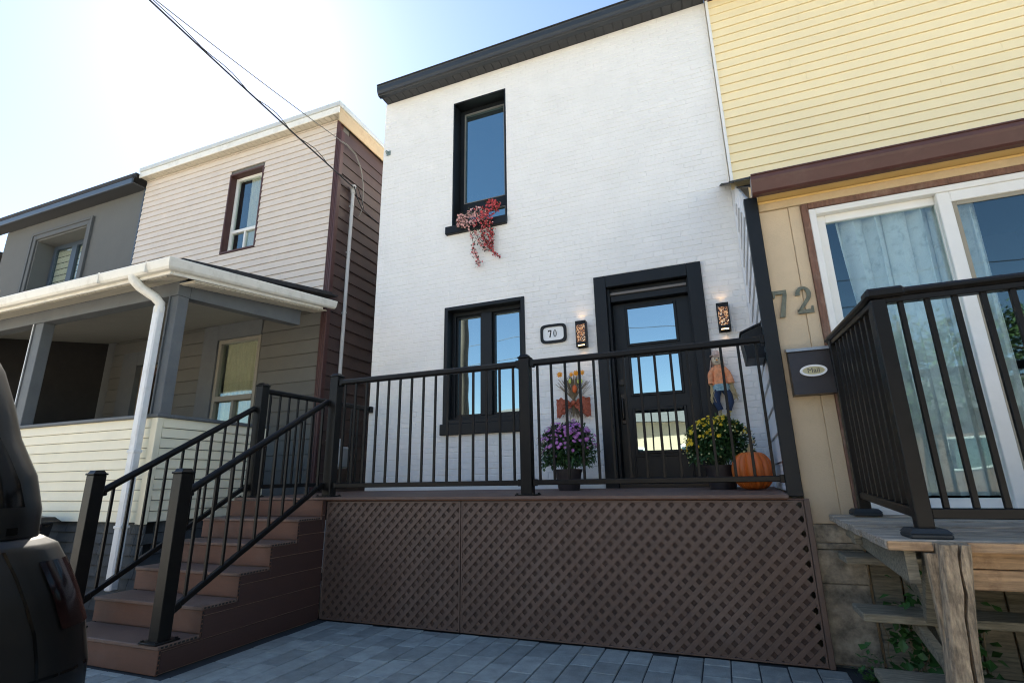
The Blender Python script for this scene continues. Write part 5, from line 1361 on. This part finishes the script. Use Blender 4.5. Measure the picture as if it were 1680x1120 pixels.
f = MB(); P_ = [(CX - .58, 1.052, 1.08), (CX + .58, 1.052, 1.08), (CX + .50, .915, 1.45), (CX - .50, .915, 1.45)]
f.add(P_ + [(a, b - .012, c) for a, b, c in P_], [(0, 1, 2, 3), (7, 6, 5, 4), (0, 4, 5, 1), (1, 5, 6, 2), (2, 6, 7, 3), (3, 7, 4, 0)]); build('rear_window', f, car_glass, cabin)

# ================================================================== ACROSS THE STREET (seen in the reflections)
ah = root('bungalow', (-9, -19, 0), 'pale brick bungalow with grey roof across the street', 'house')
build('wall', MB().box(-16.5, 1.5, -27, -19, 0, 4.2), pale_brick, ah)
rf = MB().add([(-17, -18.5, 4.2), (2, -18.5, 4.2), (2, -27.5, 4.2), (-17, -27.5, 4.2), (-14, -23, 6.2), (-1, -23, 6.2)], [(0, 1, 5, 4), (1, 2, 5), (2, 3, 4, 5), (3, 0, 4), (0, 3, 2, 1)])
build('roof', rf, roof_grey, ah)
for xx in (-14.5, -10.5, -5.5, -2.0):
    wn = build('window', win_frame(MB(), xx, xx + 1.6, 1.4, 2.9, .1, -19.04, -18.95), white_frame, ah); build('pane', MB().box(xx + .1, xx + 1.5, -18.99, -18.98, 1.5, 2.8), glass70, wn)
build('door', MB().box(-7.6, -6.6, -19.03, -18.95, .2, 2.4, .01), brown_corner, ah)
ah2 = root('bungalow', (11, -21, 0), 'brown brick bungalow behind the street trees across the street', 'house')
build('wall', MB().box(3.5, 19, -28, -21, 0, 3.9), M('brown_brick', (0.22, 0.13, 0.085), 0.85, 0.15, 8, 0.3, 40), ah2)
build('roof', MB().add([(3, -20.4, 3.9), (19.5, -20.4, 3.9), (19.5, -28.6, 3.9), (3, -28.6, 3.9), (6, -24.5, 5.9), (16.5, -24.5, 5.9)], [(0, 1, 5, 4), (1, 2, 5), (2, 3, 4, 5), (3, 0, 4), (0, 3, 2, 1)]), roof_grey, ah2)
for xx in (5.5, 9.5, 14.5):
    wn = build('window', win_frame(MB(), xx, xx + 1.8, 1.3, 2.8, .1, -21.04, -20.95), white_frame, ah2); build('pane', MB().box(xx + .1, xx + 1.7, -20.99, -20.98, 1.4, 2.7), glass70, wn)
build('lawn', MB().box(3.0, 20, -20.4, -12.2, -0.028, 0.06), M('lawn_grass', (0.07, 0.11, 0.035), 0.9, 0.4, 8, 0.6, 60), kind='structure')
def tree(name, x_, y_, h, cr_, lab, seed):
    random.seed(seed)
    r_ = root(name, (x_, y_, 0), lab, 'tree')
    tk = MB().tube([(x_, y_, 0), (x_ + .1, y_, h * .3), (x_ - .1, y_ + .1, h * .6), (x_, y_, h * .85)], [.28, .2, .13, .04], 10)
    lf = MB(); cl = []
    for k in range(38):
        d = rdir(); c_ = Vector((x_, y_, h * .62)) + Vector((d.x * cr_ * .8, d.y * cr_ * .8, d.z * h * .34)) * random.uniform(.45, 1); cl.append(c_)
        if k < 14: tk.tube([(x_, y_, h * random.uniform(.3, .6)), Vector((x_, y_, h * .55)).lerp(c_, .5), c_], [.07, .045, .02], 6)
    for c_ in cl:
        s_ = random.uniform(.5, 1.0)
        for q in range(170):
            p = c_ + rdir() * s_ * random.random() ** .5; lf.leaf(p, rdir(), (0, 0, 1), random.uniform(.14, .22), random.uniform(.09, .14), .15)
    build('trunk', tk, tree_bark, r_); build('crown', lf, tree_leaf, r_, kind='stuff')
tree('street_tree', 6.5, -13.5, 7.5, 2.8, 'leafy green street tree across from the cream house', 3)
tree('street_tree', 11.5, -15.0, 8.5, 3.0, 'taller green street tree next to the leafy one across the street', 5)
tree('street_tree', 2.2, -14.5, 6.0, 2.0, 'smaller green street tree in front of the pale bungalow', 9)
